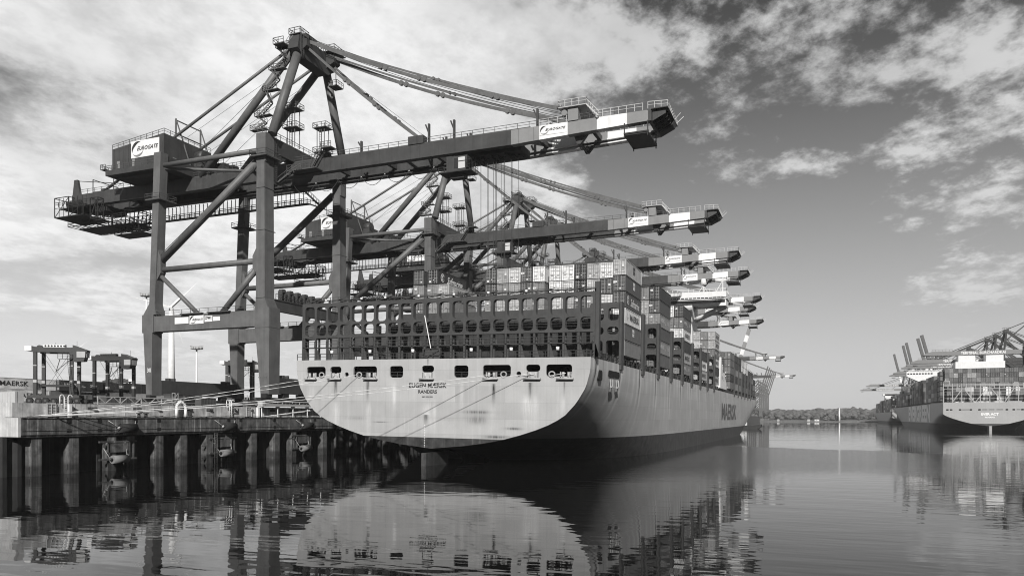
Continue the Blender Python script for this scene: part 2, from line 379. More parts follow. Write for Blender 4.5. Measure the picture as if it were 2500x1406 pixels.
    b = B(); b.box(ax-4.2,ax-1.5,-8.2,-5.4,az-.3,az-.15); b.rail([(ax-1.5,-8.2,az-.15),(ax-4.2,-8.2,az-.15),(ax-4.2,-5.4,az-.15)],1.2,1.2,.05); b.stair((ax-1.6,-6.6,az-.1),(ax-.4,-6,az+1.9),.7); b.box(ax-1.3,ax+1.6,-6.6,-3.5,az+1.95,az+2.1); b.box(ax-2,ax+3.6,3,7.6,az+2.2,az+2.3)
    b.rail([(ax-1.3,-6.6,az+2.1),(ax+1.6,-6.6,az+2.1),(ax+1.6,-3.5,az+2.1),(ax-1.3,-3.5,az+2.1),(ax-1.3,-6.6,az+2.1)],1.2,1.2,.05)
    b.rail([(ax-2,3,az+2.3),(ax+3.6,3,az+2.3),(ax+3.6,7.6,az+2.3),(ax-2,7.6,az+2.3)],1.2,1.4,.05)
    b.rail([(ax+1.3,-3.5,az+1.9),(ax+1.3,3,az+1.9)],1.2,1.5,.05)
    b.rail([(ax-1.3,-3.5,az+1.9),(ax-1.3,3,az+1.9)],1.2,1.5,.05)
    for k in range(2): b.beam((ax+1.6,-6.3+k*1.1,az-2),(ax+1.6,-6.3+k*1.1,az+3.4),.09)
    b.ladder((ax+1.6,-5.8,az-3),(ax+1.6,-5.8,az+3),.6,'y')
    b.box(ax+1.4,ax+3.6,4,6.6,az-5.4,az-5.2); b.rail([(ax+1.4,4,az-5.2),(ax+3.6,4,az-5.2),(ax+3.6,6.6,az-5.2)],1.1,1)
    b.beam((ax+2,6,az-5),(ax+2,6,az+1),.12)
    b.build('head_platform', M_grate, t)
    b = B()
    for k in range(4): b.tube((ax-.3,-2.6+k*.9,az+2.7),(ax-.3,-2.2+k*.9,az+2.7),1.3,n=14)
    b.build('rope_sheave', M_gear, t)
    # stays
    def sag(p, q, d, r, name, links=(.3,.45,.72)):
        b = B(); p = Vector(p); q = Vector(q); pts = []
        for i in range(13):
            u = i/12; pts.append(p.lerp(q, u)+Vector((0,0,-4*d*u*(1-u))))
        for a_, c_ in zip(pts, pts[1:]): b.beam(a_, c_, r*.55, r*2)
        for l in links:
            c_ = p.lerp(q, l)+Vector((0,0,-4*d*l*(1-l))); w = (q-p).normalized()
            b.tube(c_-Vector((0,.3,0)), c_+Vector((0,.3,0)), r*1.7, n=8); b.tube(c_+w*1.3-Vector((0,.3,0)), c_+w*1.3+Vector((0,.3,0)), r*1.7, n=8)
        b.build(name, M_steel, t)
    for sy in (-1, 1):
        ys = -4.4 if sy < 0 else 4.4; yb = -3.2 if sy < 0 else 4.6
        sag((ax+2.2,ys,az+.9),(-43.2,yb-.35,66),1.6,.33,'forestay'); sag((ax+2.0,ys*.8,az+1.4),(-43.2,yb+.45,66.2),1.0,.2,'forestay',(.5,))
        sag((ax+2.0,ys,az-.4),(-76.5,yb-.3,65.4),.5,.26,'forestay',(.35,.62)); 
    b = B()
    for yy, d, zz in ((-1.2,0,3.2),(-.7,.4,3.2),(1.4,.2,3.0),(1.9,.6,3.0),(5.6,.3,2.4)):
        p = Vector((ax+.5,yy,az+zz)); q = Vector((-44,yy,66)); pts = [p.lerp(q,i/10)+Vector((0,0,-4*(1+d)*(i/10)*(1-i/10))) for i in range(11)]
        for a_, c_ in zip(pts, pts[1:]): b.beam(a_, c_, .09)
    for yy in (4.6,5.1): b.beam((ax+1,yy,az),(-74,yy,64.5),.06)
    for yy in (-3.6,4.8): b.beam((ax,yy,az),(-140,yy,66),.06); b.beam((ax-6,yy,az-4),(-160,yy,64.5),.05)
    b.build('hoist_rope', M_wire, t)
    # zigzag stairs climbing the near mast leg
    b = B(); zs = [68.3,71.6,77.7,82.8,88.2]; xo = -108.6
    for i, z in enumerate(zs):
        f_ = (z-67.4)/(az-67.4); yy = -11.8+6.8*f_-.9; x_ = -106.5+1.5*f_-3.0
        b.box(x_-1.8,x_+2.2,yy-.6,yy+.7,z,z+.14); b.rail([(x_-1.8,yy+.6,z),(x_-1.8,yy-.6,z),(x_+2,yy-.6,z)],1.1,1.2,.05)
        if i+1 < len(zs):
            z2 = zs[i+1]; f2 = (z2-67.4)/(az-67.4); y2 = -11.8+6.8*f2-.9; x2 = -106.5+1.5*f2-3.0
            zm = (z+z2)/2
            b.stair((x_-1.2,yy,z),(x_+1.4,(yy+y2)/2,zm),.8,.42); b.stair((x_+1.4,(yy+y2)/2,zm),(x2-1.2,y2,z2),.8,.42)
    b.build('stairway', M_steel, t)
    for yy, z0, zt in ((-3.4,67.2,75.6),(7.4,63.9,75.2)):
        b = B()
        for dx in (0,2.0):
            for dy in (0,1.7): b.beam((-108.6+dx,yy-.8+dy,z0),(-108.6+dx,yy-.8+dy,zt+1.1),.14)
        for z in (z0+(zt-z0)*.5, zt):
            b.box(-109.4,-105.8,yy-1.4,yy+1.4,z,z+.16); b.rail([(-109.4,yy-1.4,z),(-105.8,yy-1.4,z),(-105.8,yy+1.4,z),(-109.4,yy+1.4,z),(-109.4,yy-1.4,z)],1.2,1.2,.05)
        b.ladder((-107.6,yy-.9,z0),(-107.6,yy-.9,zt),.6,'x'); b.build('lamp_tower', M_steel, t)
    # machine house
    b = B(); b.hexa([(-155,-9.2,66),(-139,-9.2,66),(-139,5.5,66),(-155,5.5,66),(-155,-9.2,71.2),(-139,-9.2,73),(-139,5.5,73),(-155,5.5,71.2)])
    for k in range(11): b.box(-154.4+k*1.5,-154.3+k*1.5,-9.26,-9.2,66.1,71.2)
    mh = b.build('machine_house', M_dark, t)
    b = B(); b.box(-155.8,-137.6,-10.4,6,64.75,65.95); b.prism([(-155,64.74),(-140,64.74),(-142.5,64.02),(-153,64.02)], 'y', -8.5, 5); b.build('house_floor', M_dark, mh)
    b = B(); b.rail([(-155,-9.1,71.2),(-139,-9.1,73),(-139,5.4,73)],1.1,1.8,.045); b.rail([(-155.7,-10.3,65.95),(-137.7,-10.3,65.95),(-137.7,5.9,65.95)],1.1,1.8,.045)
    b.box(-157.4,-155.8,-10.4,-6,66.3,66.45); b.rail([(-157.4,-6,66.4),(-157.4,-10.4,66.4),(-155.8,-10.4,66.4)],1.1,1); b.build('railing', M_grate, mh)
    each(((-153.4,-152.5,-9.3,-9.2),(-148.6,-147.8,-9.3,-9.2),(-138.98,-138.9,-6.6,-5.6)), lambda b, q: b.box(q[0],q[1],q[2],q[3],66.1,68.2), 'door', M_mid, mh)
    b = B(); b.tube((-139,1.2,70.4),(-136.6,1.2,70.4),1.5,n=16); b.box(-138.9,-136.6,-.2,5,66.1,70.2); b.build('ventilation_unit', M_dark, mh)
    sign(mh, (-148.9,-9.3,68.3),(1,0,0),(0,0,1),8.6,3.9)
    b = B(); b.box(-136,-128,-2.3,3.7,64.2,67); b.rail([(-136,-2.3,67),(-128,-2.3,67)],1.0,1.6); b.stair((-134,-3.6,68),(-130.5,-3.6,64.3),.8); b.box(-127,-124,-3.6,-1.8,64,65.6)
    b.rail([(-127,-4.4,64.6),(-120,-4.4,64.6)],1.1,1.2); b.build('hoist_machinery', M_gear, t)
    # stairs by the hinge
    b = B(); b.box(-107,-99.5,-6.4,-4.0,61.2,61.4); b.rail([(-107,-6.4,61.4),(-101,-6.4,61.4)],1.1,1.3); b.stair((-101.5,-5.2,61.4),(-98.6,-5.2,65.4),.8)
    b.box(-98.6,-96,-6,-3.8,65.3,65.5); b.rail([(-98.6,-6,65.5),(-96,-6,65.5)],1.1,1)
    b.rail([(-106,-7.8,59.5),(-103,-6.8,61.3)],1.1,1); b.stair((-107.2,-9,58),(-105,-6.5,61.2),.8); b.build('stairway', M_grate, t)
    b = B(); b.prism([(-101,62.4),(-97.5,62.4),(-98.3,65.2),(-100.2,65.2)], 'y', -3.8,-2.6); b.prism([(-101,62.4),(-97.5,62.4),(-98.3,65.2),(-100.2,65.2)], 'y', 4,5.2)
    b.build('boom_hinge', M_gear, t)
    # catwalk under the far girder
    b = B(); b.box(-162.7,-111,6.1,7.3,57.9,58.1); b.beam((-162.7,6.1,57.9),(-111,6.1,57.9),.25); b.stair((-111,6.7,58),(-106.5,6.7,56.3),1.2)
    b.stair((-106.8,6.3,56.4),(-112.5,6.3,61.5),.8)
    b.rail([(-162.7,6.1,58.1),(-111,6.1,58.1)],1.1,1.6,.05); b.rail([(-162.7,7.3,58.1),(-111,7.3,58.1)],1.1,3,.05)
    x_ = -162
    while x_ < -111:
        b.beam((x_,6.1,58),(x_,6.1,61),.13); b.beam((x_,6.1,60.2),(x_+.6,5.3,61),.09); x_ += 1.25
    b.build('catwalk', M_grate, t)
    b = B()
    def frame(x0,x1,y0,y1,z0,z1,w=.16,cr=True):
        for xa in (x0,x1):
            for ya in (y0,y1): b.beam((xa,ya,z0),(xa,ya,z1),w)
        for za in (z0,z1):
            b.beam((x0,y0,za),(x1,y0,za),w); b.beam((x0,y1,za),(x1,y1,za),w); b.beam((x0,y0,za),(x0,y1,za),w); b.beam((x1,y0,za),(x1,y1,za),w)
        if cr: b.beam((x0,y0,z0),(x1,y0,z1),w*.7); b.beam((x0,y1,z1),(x1,y1,z0),w*.7); b.beam((x1,y0,z0),(x1,y1,z1),w*.7); b.beam((x0,y0,z0),(x0,y1,z1),w*.7)
    frame(-179,-174,-5.5,7,58.3,63.2); frame(-174,-169,-5.5,7,58.3,61); frame(-169,-163,3,9,57,61); frame(-166.5,-164,-5.6,-4,57,62)
    frame(-180,-160,-1,9,57.2,57.9,.14,False); frame(-161.5,-160,3,9,55.8,60.5); frame(-170,-160,4.5,9,55.4,56.2,.14,False)
    for k in range(15): b.beam((-179+k*1.3,-1,57.3),(-179+k*1.3,9,57.3),.12)
    for k in range(9): b.beam((-179,-5.5+k*1.5,60.6),(-169,-5.5+k*1.5,60.6),.1)
    for k in range(7): b.beam((-179+k*1.6,-5.5,58.3),(-179+k*1.6,-5.5,63),.1)
    b.rail([(-180,-1,57.9),(-160,-1,57.9)],1.1,1.4,.05); b.rail([(-179,-5.5,60.9),(-164,-5.5,60.9)],1.1,1.4,.05); b.rail([(-170,4.5,56.2),(-160,4.5,56.2)],1.1,1.2,.05)
    b.box(-179,-169,-5.5,3,58.3,58.42); b.box(-178,-170,-5,2,60.5,60.6); b.box(-180,-161,2,8.6,57.2,57.3); b.box(-170,-160.5,5,8.8,55.4,55.5); b.box(-176,-171,-4.6,4,60.8,62.2); b.box(-168,-164,-3,3,59.4,60.6)
    for k in range(12): b.beam((-178+k*1.5,8.9,57.2),(-177.2+k*1.5,8.9,61),.14)
    b.build('rope_cage', M_gear, t)
    b = B(); 
    for yy in (-3.4,4.4): b.prism([(-175,63.9),(-172.4,63.9),(-173.3,67.8),(-174.4,67.8)], 'y', yy-.3, yy+.3)
    for xx in (-168,-161): 
        for yy in (-3.6,5): b.beam((xx,yy,64),(xx,yy,67.2),.16)
        b.beam((xx,-3.6,67.2),(xx,5,67.2),.16)
    b.beam((-174,-3.4,67.6),(-158,-3.4,65.2),.14); b.beam((-174,4.4,67.6),(-158,4.4,65.2),.14)
    b.build('backreach_frame', M_dark, t)
    return t
def add_trolley(t, x0, yc, down=22.0, cab=True):
    B = MB
    b = B(); b.box(x0-7.5,x0+6.5,-1.8,3.2,60.55,61.9); 
    for k in range(12): b.box(x0-7+k*1.1,x0-6.5+k*1.1,-1.6+(k%3)*.8,.6+(k%4)*.7,59.9+(k%3)*.2,60.5)
    for xx in (-6,-2.5,2,5.5):
        for yy in (-1.7,3.1): b.tube((x0+xx,yy-.15,61.2),(x0+xx,yy+.15,61.2),.5,n=10)
    tr = b.build('trolley', M_gear, t)
    b = B(); 
    for xx in (-4.6,-3.1,-1.8,-1.2,.6,2.0): 
        b.beam((x0+xx+2,-.8,60),(x0+xx+2,-.8,down),.075); b.beam((x0+xx+2.4,2.2,60),(x0+xx+2.4,2.2,down),.06)
    b.build('hoist_rope', M_wire, tr)
    b = B(); b.box(x0-6,x0+6.2,-.9,2.3,down-.6,down); b.build('spreader', M_gear, tr)
    c = B(); c.hexa([(x0-8.6,-4.3,57.2),(x0-4.4,-4.3,57.2),(x0-4.4,-1.9,57.2),(x0-8.6,-1.9,57.2),(x0-8.6,-4.3,60.2),(x0-4.0,-4.3,60.2),(x0-4.0,-1.9,60.2),(x0-8.6,-1.9,60.2)])
    cabo = c.build('operator_cab', M_dark, t)
    each(((57.7,59.0),(59.2,59.9)), lambda c, q: c.box(x0-5.95,x0-4.5,-4.37,-4.31,q[0],q[1]), 'window', M_pane, cabo); each(((x0-4.25,x0-4.02,-4.2,-2),(x0-6.9,x0-6.1,-4.36,-4.31)), lambda c, q: c.box(*q,57.8,59.8), 'window', M_glass, cabo)
    c = B(); c.box(x0-10,x0-3,-5,-1.4,56.9,57.1); c.box(x0-8,x0-5,-3.8,-2.2,56.0,56.9); c.rail([(x0-10,-5,57.1),(x0-8.7,-5,57.1)],1,1); c.rail([(x0-4,-5,57.1),(x0-3,-5,57.1),(x0-3,-1.4,57.1)],1.9,1.2)
    c.build('cab_platform', M_gear, cabo)
    c = B()                                                            # festoon cable loops
    for k in range(7):
        xa = x0-9-k*6; pts = [Vector((xa-6*i/8, 2.6, 61.2-2.2*4*(i/8)*(1-i/8))) for i in range(9)]
        for p, q in zip(pts, pts[1:]): c.beam(p, q, .09)
    c.build('festoon_cable', M_rope, tr)

c1 = make_crane('nearest and largest container crane, number 301 on its leg, boom reaching over the ship stern')
def place_crane(src, y, dx, label, name=None):
    c = copy_tree(src); c.location = (CX+dx, y, 10.3); c['label'] = label; return c
# masters are copied before trolley is added so every crane gets its own
base = c1
specs = [(212.3+3.9,0,'second container crane from the camera, house sign half hidden by the first crane',-81),
         (267.8+3.9,0,'third container crane from the camera, its boom above the starboard container stack',-60),
         (304.4+3.9,0,'fourth container crane from the camera, boom just under the third one',-75),
         (370.8+3.9,0,'fifth container crane, boom above the white bridge wing of the ship',-80),
         (403.4+3.9,-4.9,'sixth container crane, slightly shorter boom behind the bridge wing',-80),
         (459.4+3.9,-4.9,'seventh container crane, lowest of the booms stacked beside the bridge wing',-80),
         (742+3.9,-4.9,'distant container crane with lowered striped boom right of the raised boom',-80),
         (1078+3.9,-4.9,'farthest lowered container crane, its small boom above the far cranes',-80)]
cr = []
for y, dx, lab, tx in specs:
    c = place_crane(base, y, dx, lab); cr.append((c, tx))
for c, tx in cr[:4]: add_trolley(c, tx, 0, 36.0 if tx != -81 else 40)
base.location = (CX, 142.8, 10.3)
add_trolley(base, -61, 0, 22.0)
# markings on the first crane only
b = MB(); add_text(b, '301', (-139.35,-13.53,18.2), (1,0,0), (0,0,1), 1.05, .95, .02); b.build('lettering', M_white, base, fix=False)
pb = [o for o in bpy.data.objects if o.parent == base and o.name.startswith('portal_beam')][0]
for x0, x1, z0, z1, k in ((-131.5,-127.6,28.6,30.0,0),(-127.3,-123.4,28.4,30.2,1),(-123.1,-121,28.7,30.0,2),(-120.8,-118.9,28.8,29.7,0)):
    if k == 1: sign(pb, (x0,-13.4,z0),(1,0,0),(0,0,1),x1-x0,z1-z0)
    else:
        q = sign(pb, (x0,-13.4,z0),(1,0,0),(0,0,1),x1-x0,z1-z0,'plain')
        if k == 2:
            b = MB(); add_text(b, 'ZPMC', (x0+.15,-13.4,z0+.55),(1,0,0),(0,0,1),1.8,.6,.03,0,.03); b.build('lettering', M_ink, q, fix=False)
# ------------------------------------------------------------------ ships
def sm(x): x = max(0.0, min(1.0, x)); return x*x*(3-2*x)
def interp(tb, t):
    for (a, b), (c, d) in zip(tb, tb[1:]):
        if t <= c: return b+(d-b)*(t-a)/(c-a) if c > a else d
    return tb[-1][1]
T_ROUND = [(0,1),(.14,.998),(.31,.974),(.475,.92),(.613,.85),(.68,.79),(.74,.72),(.81,.61),(.878,.475),(.917,.375),(.96,.22),(1,.0)]
T_MID = [(0,1),(.93,1),(.97,.985),(.99,.95),(1,.9)]
T_FLAT = [(0,1),(.48,1),(.53,.985),(.6,.9),(.68,.79),(.78,.62),(.88,.42),(.95,.22),(1,0)]
class Hull:
    def __init__(s, hb, L, zt, zk, tab, split): s.hb, s.L, s.zt, s.zk, s.tab, s.split = hb, L, zt, zk, tab, split
    def zb(s, y): return s.zk+(-12-s.zk)*sm(y/70)
    def half(s, y, z):
        zb = s.zb(y); t = (s.zt-z)/(s.zt-zb); w = sm(y/88)
        b = s.hb*(interp(s.tab, t)*(1-w)+interp(T_MID, t)*w)
        q = min(1, max(0, (s.zt-z)/18.0)); k = s.L/397
        ys = (352-130*q)*k; ye = (397-14*q)*k
        if y > ys: b *= max(0.0, 1-((y-ys)/max(.1, ye-ys))**2.0) if y < ye else 0.0
        return b
    def levels(s, y):
        zb = s.zb(y)
        return [s.zt+(s.split-s.zt)*i/16 for i in range(17)], [s.split+(zb-s.split)*(1-(1-i/12)**1.6) for i in range(13)]
    def build(s, parent, mu, mlo, holes=(), ystations=None):
        ysx = ystations or [0,2,5,9,14,20,27,35,44,54,65,78,95,120,150,180,205,225,240,255,270,285,300,315,325,335,345,352,358,364,370,376,381,386,390,394,397]
        ysx = [y*s.L/397 if y > 100 else y for y in ysx]
        for part, m, nm in ((0, mu, 'hull'), (1, mlo, 'hull_bottom')):
            b = MB(); n = len(s.levels(0)[part])
            for sd in (1, -1):
                k = len(b.v)
                for y in ysx:
                    for z in s.levels(y)[part]: b.v.append((sd*s.half(y, z), y, z))
                for i in range(len(ysx)-1):
                    for j in range(n-1):
                        a = k+i*n+j; b.face((a, a+n, a+n+1, a+1) if sd > 0 else (a, a+1, a+n+1, a+n), True)
            if part == 0:   # deck
                k = len(b.v)
                for y in ysx: b.v += [(s.half(y, s.zt), y, s.zt), (-s.half(y, s.zt), y, s.zt)]
                for i in range(len(ysx)-1): b.face((k+2*i, k+2*i+1, k+2*i+3, k+2*i+2))
            h = b.build(nm, m, parent, fix=False)
            if part == 0: hull_o = h
            lv = s.levels(0)[part]
            o = [(s.half(0, z), z) for z in lv]
            p = [(x, z) for x, z in o]+[(-x, z) for x, z in reversed(o) if x > 1e-4]
            if part == 0: plate('transom', p, list(holes), mu, h, lambda u, v: (u, 0, v), .35, (0, 1, 0))
            else: plate('transom_foot', p, [], mlo, h, lambda u, v: (u, 0, v), .35, (0, 1, 0))
        return hull_o
def ship_matrix(origin, lst):
    r = Matrix.Rotation(R(lst), 4, 'Y'); return Matrix.Translation(origin) @ Matrix.Translation((0,0,8)) @ r @ Matrix.Translation((0,0,-8))
def ship_empty(name, label, M):
    o = thing(name, label, 'container ship', world=False); o.matrix_world = M; return o

M_hull = mat('ship_topside_paint', 0.42, 0.42, 0.10, 0.10, 0.25, light=0.10)
M_boot = mat('ship_bottom_paint', 0.05, 0.5, 0.6, 0.25, 0.6, light=1.0)
M_lash = mat('lashing_bridge_paint', 0.062, 0.6, 0.2, 0.25, 0.6)
M_lashd = mat('deck_dark_paint_and_shade', 0.035, 0.7, 0.3)  # dark rail paint; on the bulkhead the tone stands in for shade
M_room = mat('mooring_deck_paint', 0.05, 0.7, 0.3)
M_house = mat('deckhouse_white', 0.75, 0.5, 0.08, 0.1)

# containers -------------------------------------------------------
CT = {}
for nm, g in (('white',.76),('pale',.56),('light',.42),('mid',.25),('grey',.15),('slate',.085),('dark',.045),('black',.035)):
    CT[nm] = [mat('container_%s_%d' % (nm, k), g*f, 0.55, 0.22, 0.3, 0.9, seed=k*9.0, corr=(0,1.15,0), bump=.035) for k, f in enumerate((1,.88,1.1))]
M_rod = mat('door_lock_steel', 0.33, 0.5, 0.2); M_plac = mat('door_placard', 0.62, 0.5, 0.0); M_gap = mat('door_gap', 0.03, 0.8, 0)
def cont_body(L):
    b = MB(); W = 1.18; H = 2.84
    b.box(-W+.06, W-.06, .12, L-.05, .1, H-.06)
    for x in (-1, 1):
        for y in (0, L-.16): b.box(min(x*W, x*(W-.16)), max(x*W, x*(W-.16)), y, y+.16, 0, H)
        b.box(min(x*W, x*(W-.1)), max(x*W, x*(W-.1)), .16, L-.16, H-.12, H-.005); b.box(min(x*W, x*(W-.1)), max(x*W, x*(W-.1)), .16, L-.16, .02, .2)
    for y in (0, L-.12): b.box(-W+.16, W-.16, y, y+.12, H-.14, H-.01); b.box(-W+.16, W-.16, y, y+.12, .02, .18)
    return b
def door_mesh(k):
    rnd = random.Random(k); b = MB(); b.cur = 0
    for x in (-.84,-.34,.34,.84): b.box(x-.028, x+.028, -.05, .02, .12, 2.8)
    for x in (-.59, .59):
        for z in (.55,1.2,1.9,2.5): b.box(x-.46, x+.46, .07, .115, z-.03, z+.03)
        b.box(x-.3, x+.3, -.06, .0, 1.02, 1.08)
    b.cur = 1; b.box(-.02,.02,.05,.117,.18,2.76)
    b.cur = 2
    for i in range(0 if k == 5 else rnd.choice((1,2,2,3))):
        x = rnd.choice((.6,.6,-.6,.14,-.95,.95)); z = rnd.choice((.5,.8,1.4,1.7,2.1,2.4)); s_ = rnd.choice((.08,.1,.14,.2))
        b.box(x-s_, x+s_, -.03, .06, z-s_*1.1, z+s_*1.1)
    return b
_protos = {}
def proto(L):
    if L not in _protos:
        me = cont_body(L).build('container_body', CT['mid'][0]); d = []
        for k in range(6): d.append(door_mesh(k).build('door', [M_rod, M_gap, M_plac], fix=False).data)
        m = me.data; bpy.data.objects.remove(me); _protos[L] = (m, d)
        for o in [o for o in bpy.data.objects if o.name.startswith('door') and o.parent is None]: bpy.data.objects.remove(o)
    return _protos[L]
NCONT = [0]
def container(M, L, tone, label, group, letter=None, side=1, door=True, var=None, plain=False):
    me, ds = proto(L); o = bpy.data.objects.new('shipping_container', me); COL.objects.link(o); o.matrix_world = M
    v = random.randrange(3) if var is None else var
    o.material_slots[0].link = 'OBJECT'; o.material_slots[0].material = CT[tone][v]
    tag(o, label, 'shipping container', group)
    if door:
        d = bpy.data.objects.new('door', ds[5 if plain else random.randrange(5)]); COL.objects.link(d); d.parent = o
    if letter:
        U = (0,1,0) if side > 0 else (0,-1,0); x = 1.18*side; st = .06*L
        def at(y, z): return (x, y if side > 0 else L-y, z)
        key = ('L', L, letter, side)
        if key in _protos:
            for nm_, me_ in _protos[key]:
                q = bpy.data.objects.new(nm_, me_); COL.objects.link(q); q.parent = o
        else:
            out = []; b = MB(); ink = M_white
            if letter == 'maersk':
                ink = M_ink; add_text(b, 'MAERSK', at(L*.3, .85), U, (0,0,1), L*.56, 1.2, .012, 0, .02)
                s_ = MB(); add_star(s_, at(L*.15, 1.5), U, (0,0,1), .95, .03); out.append(s_.build('star_mark', M_white, o, fix=False))
            elif letter == 'sud':
                add_text(b, 'HAMBURG', at(L*.1, 1.2), U, (0,0,1), L*.33, .85, .0, 0, .02); add_text(b, 'SÜD', at(L*.7, 1.2), U, (0,0,1), L*.16, .85, .0, 0, .02)
                c = at(L*.55, 1.45)
                for dz, ln in ((.75,1.3),(.1,.9),(-.4,1.0)):
                    k = len(b.v); yy = c[1]; s2 = 1 if side > 0 else -1
                    b.v += [(x+.02*side, yy-ln*s2, c[2]+dz*.9), (x+.02*side, yy+.7*s2, c[2]-.35), (x+.02*side, yy-.2*ln*s2, c[2]+dz*.5-.25)]; b.face((k,k+1,k+2))
            elif letter == 'script':
                add_text(b, 'Safmarine', at(L*.3, .6), U, (0,0,1), L*.55, 1.5, .01, .4, .02); add_arc(b, at(L*.15, 1.5), U, (0,0,1), .62,.85,0,359.9,.03,20)
                add_text(b, 'S', at(L*.12, .95), U, (0,0,1), .8, 1.1, .02, .2, .02)
            elif letter == 'msc':
                ink = M_ink
                add_text(b, 'm', at(L*.44, 1.75), U, (0,0,1), L*.12, .65, .05, 0, .02); add_text(b, 'sc', at(L*.44, 1.0), U, (0,0,1), L*.12, .65, .05, 0, .02)
            elif letter == 'mscw':
                add_text(b, 'm', at(L*.44, 1.75), U, (0,0,1), L*.12, .65, .05, 0, .02); add_text(b, 'sc', at(L*.44, 1.0), U, (0,0,1), L*.12, .65, .05, 0, .02)
            out.append(b.build('lettering', ink, o, fix=False))
            _protos[key] = [(q.name.split('.')[0], q.data) for q in out]
    NCONT[0] += 1
    return o
TW = {'white':'white','pale':'pale grey','light':'light grey','mid':'mid grey','grey':'grey','slate':'slate grey','dark':'dark','black':'near black'}
ORD = ['first','second','third','fourth','fifth','sixth','seventh','eighth','ninth','tenth','eleventh','twelfth','thirteenth','fourteenth','fifteenth','sixteenth','seventeenth','eighteenth','nineteenth','twentieth','twenty first','twenty second']
def tone(): return random.choice(['mid','mid','grey','slate','grey','light','pale','slate','dark','white'])
LT = {'maersk':'with black lettering','sud':'with white lettering','script':'with white script','msc':'with dark emblem','mscw':'with white emblem',None:''}

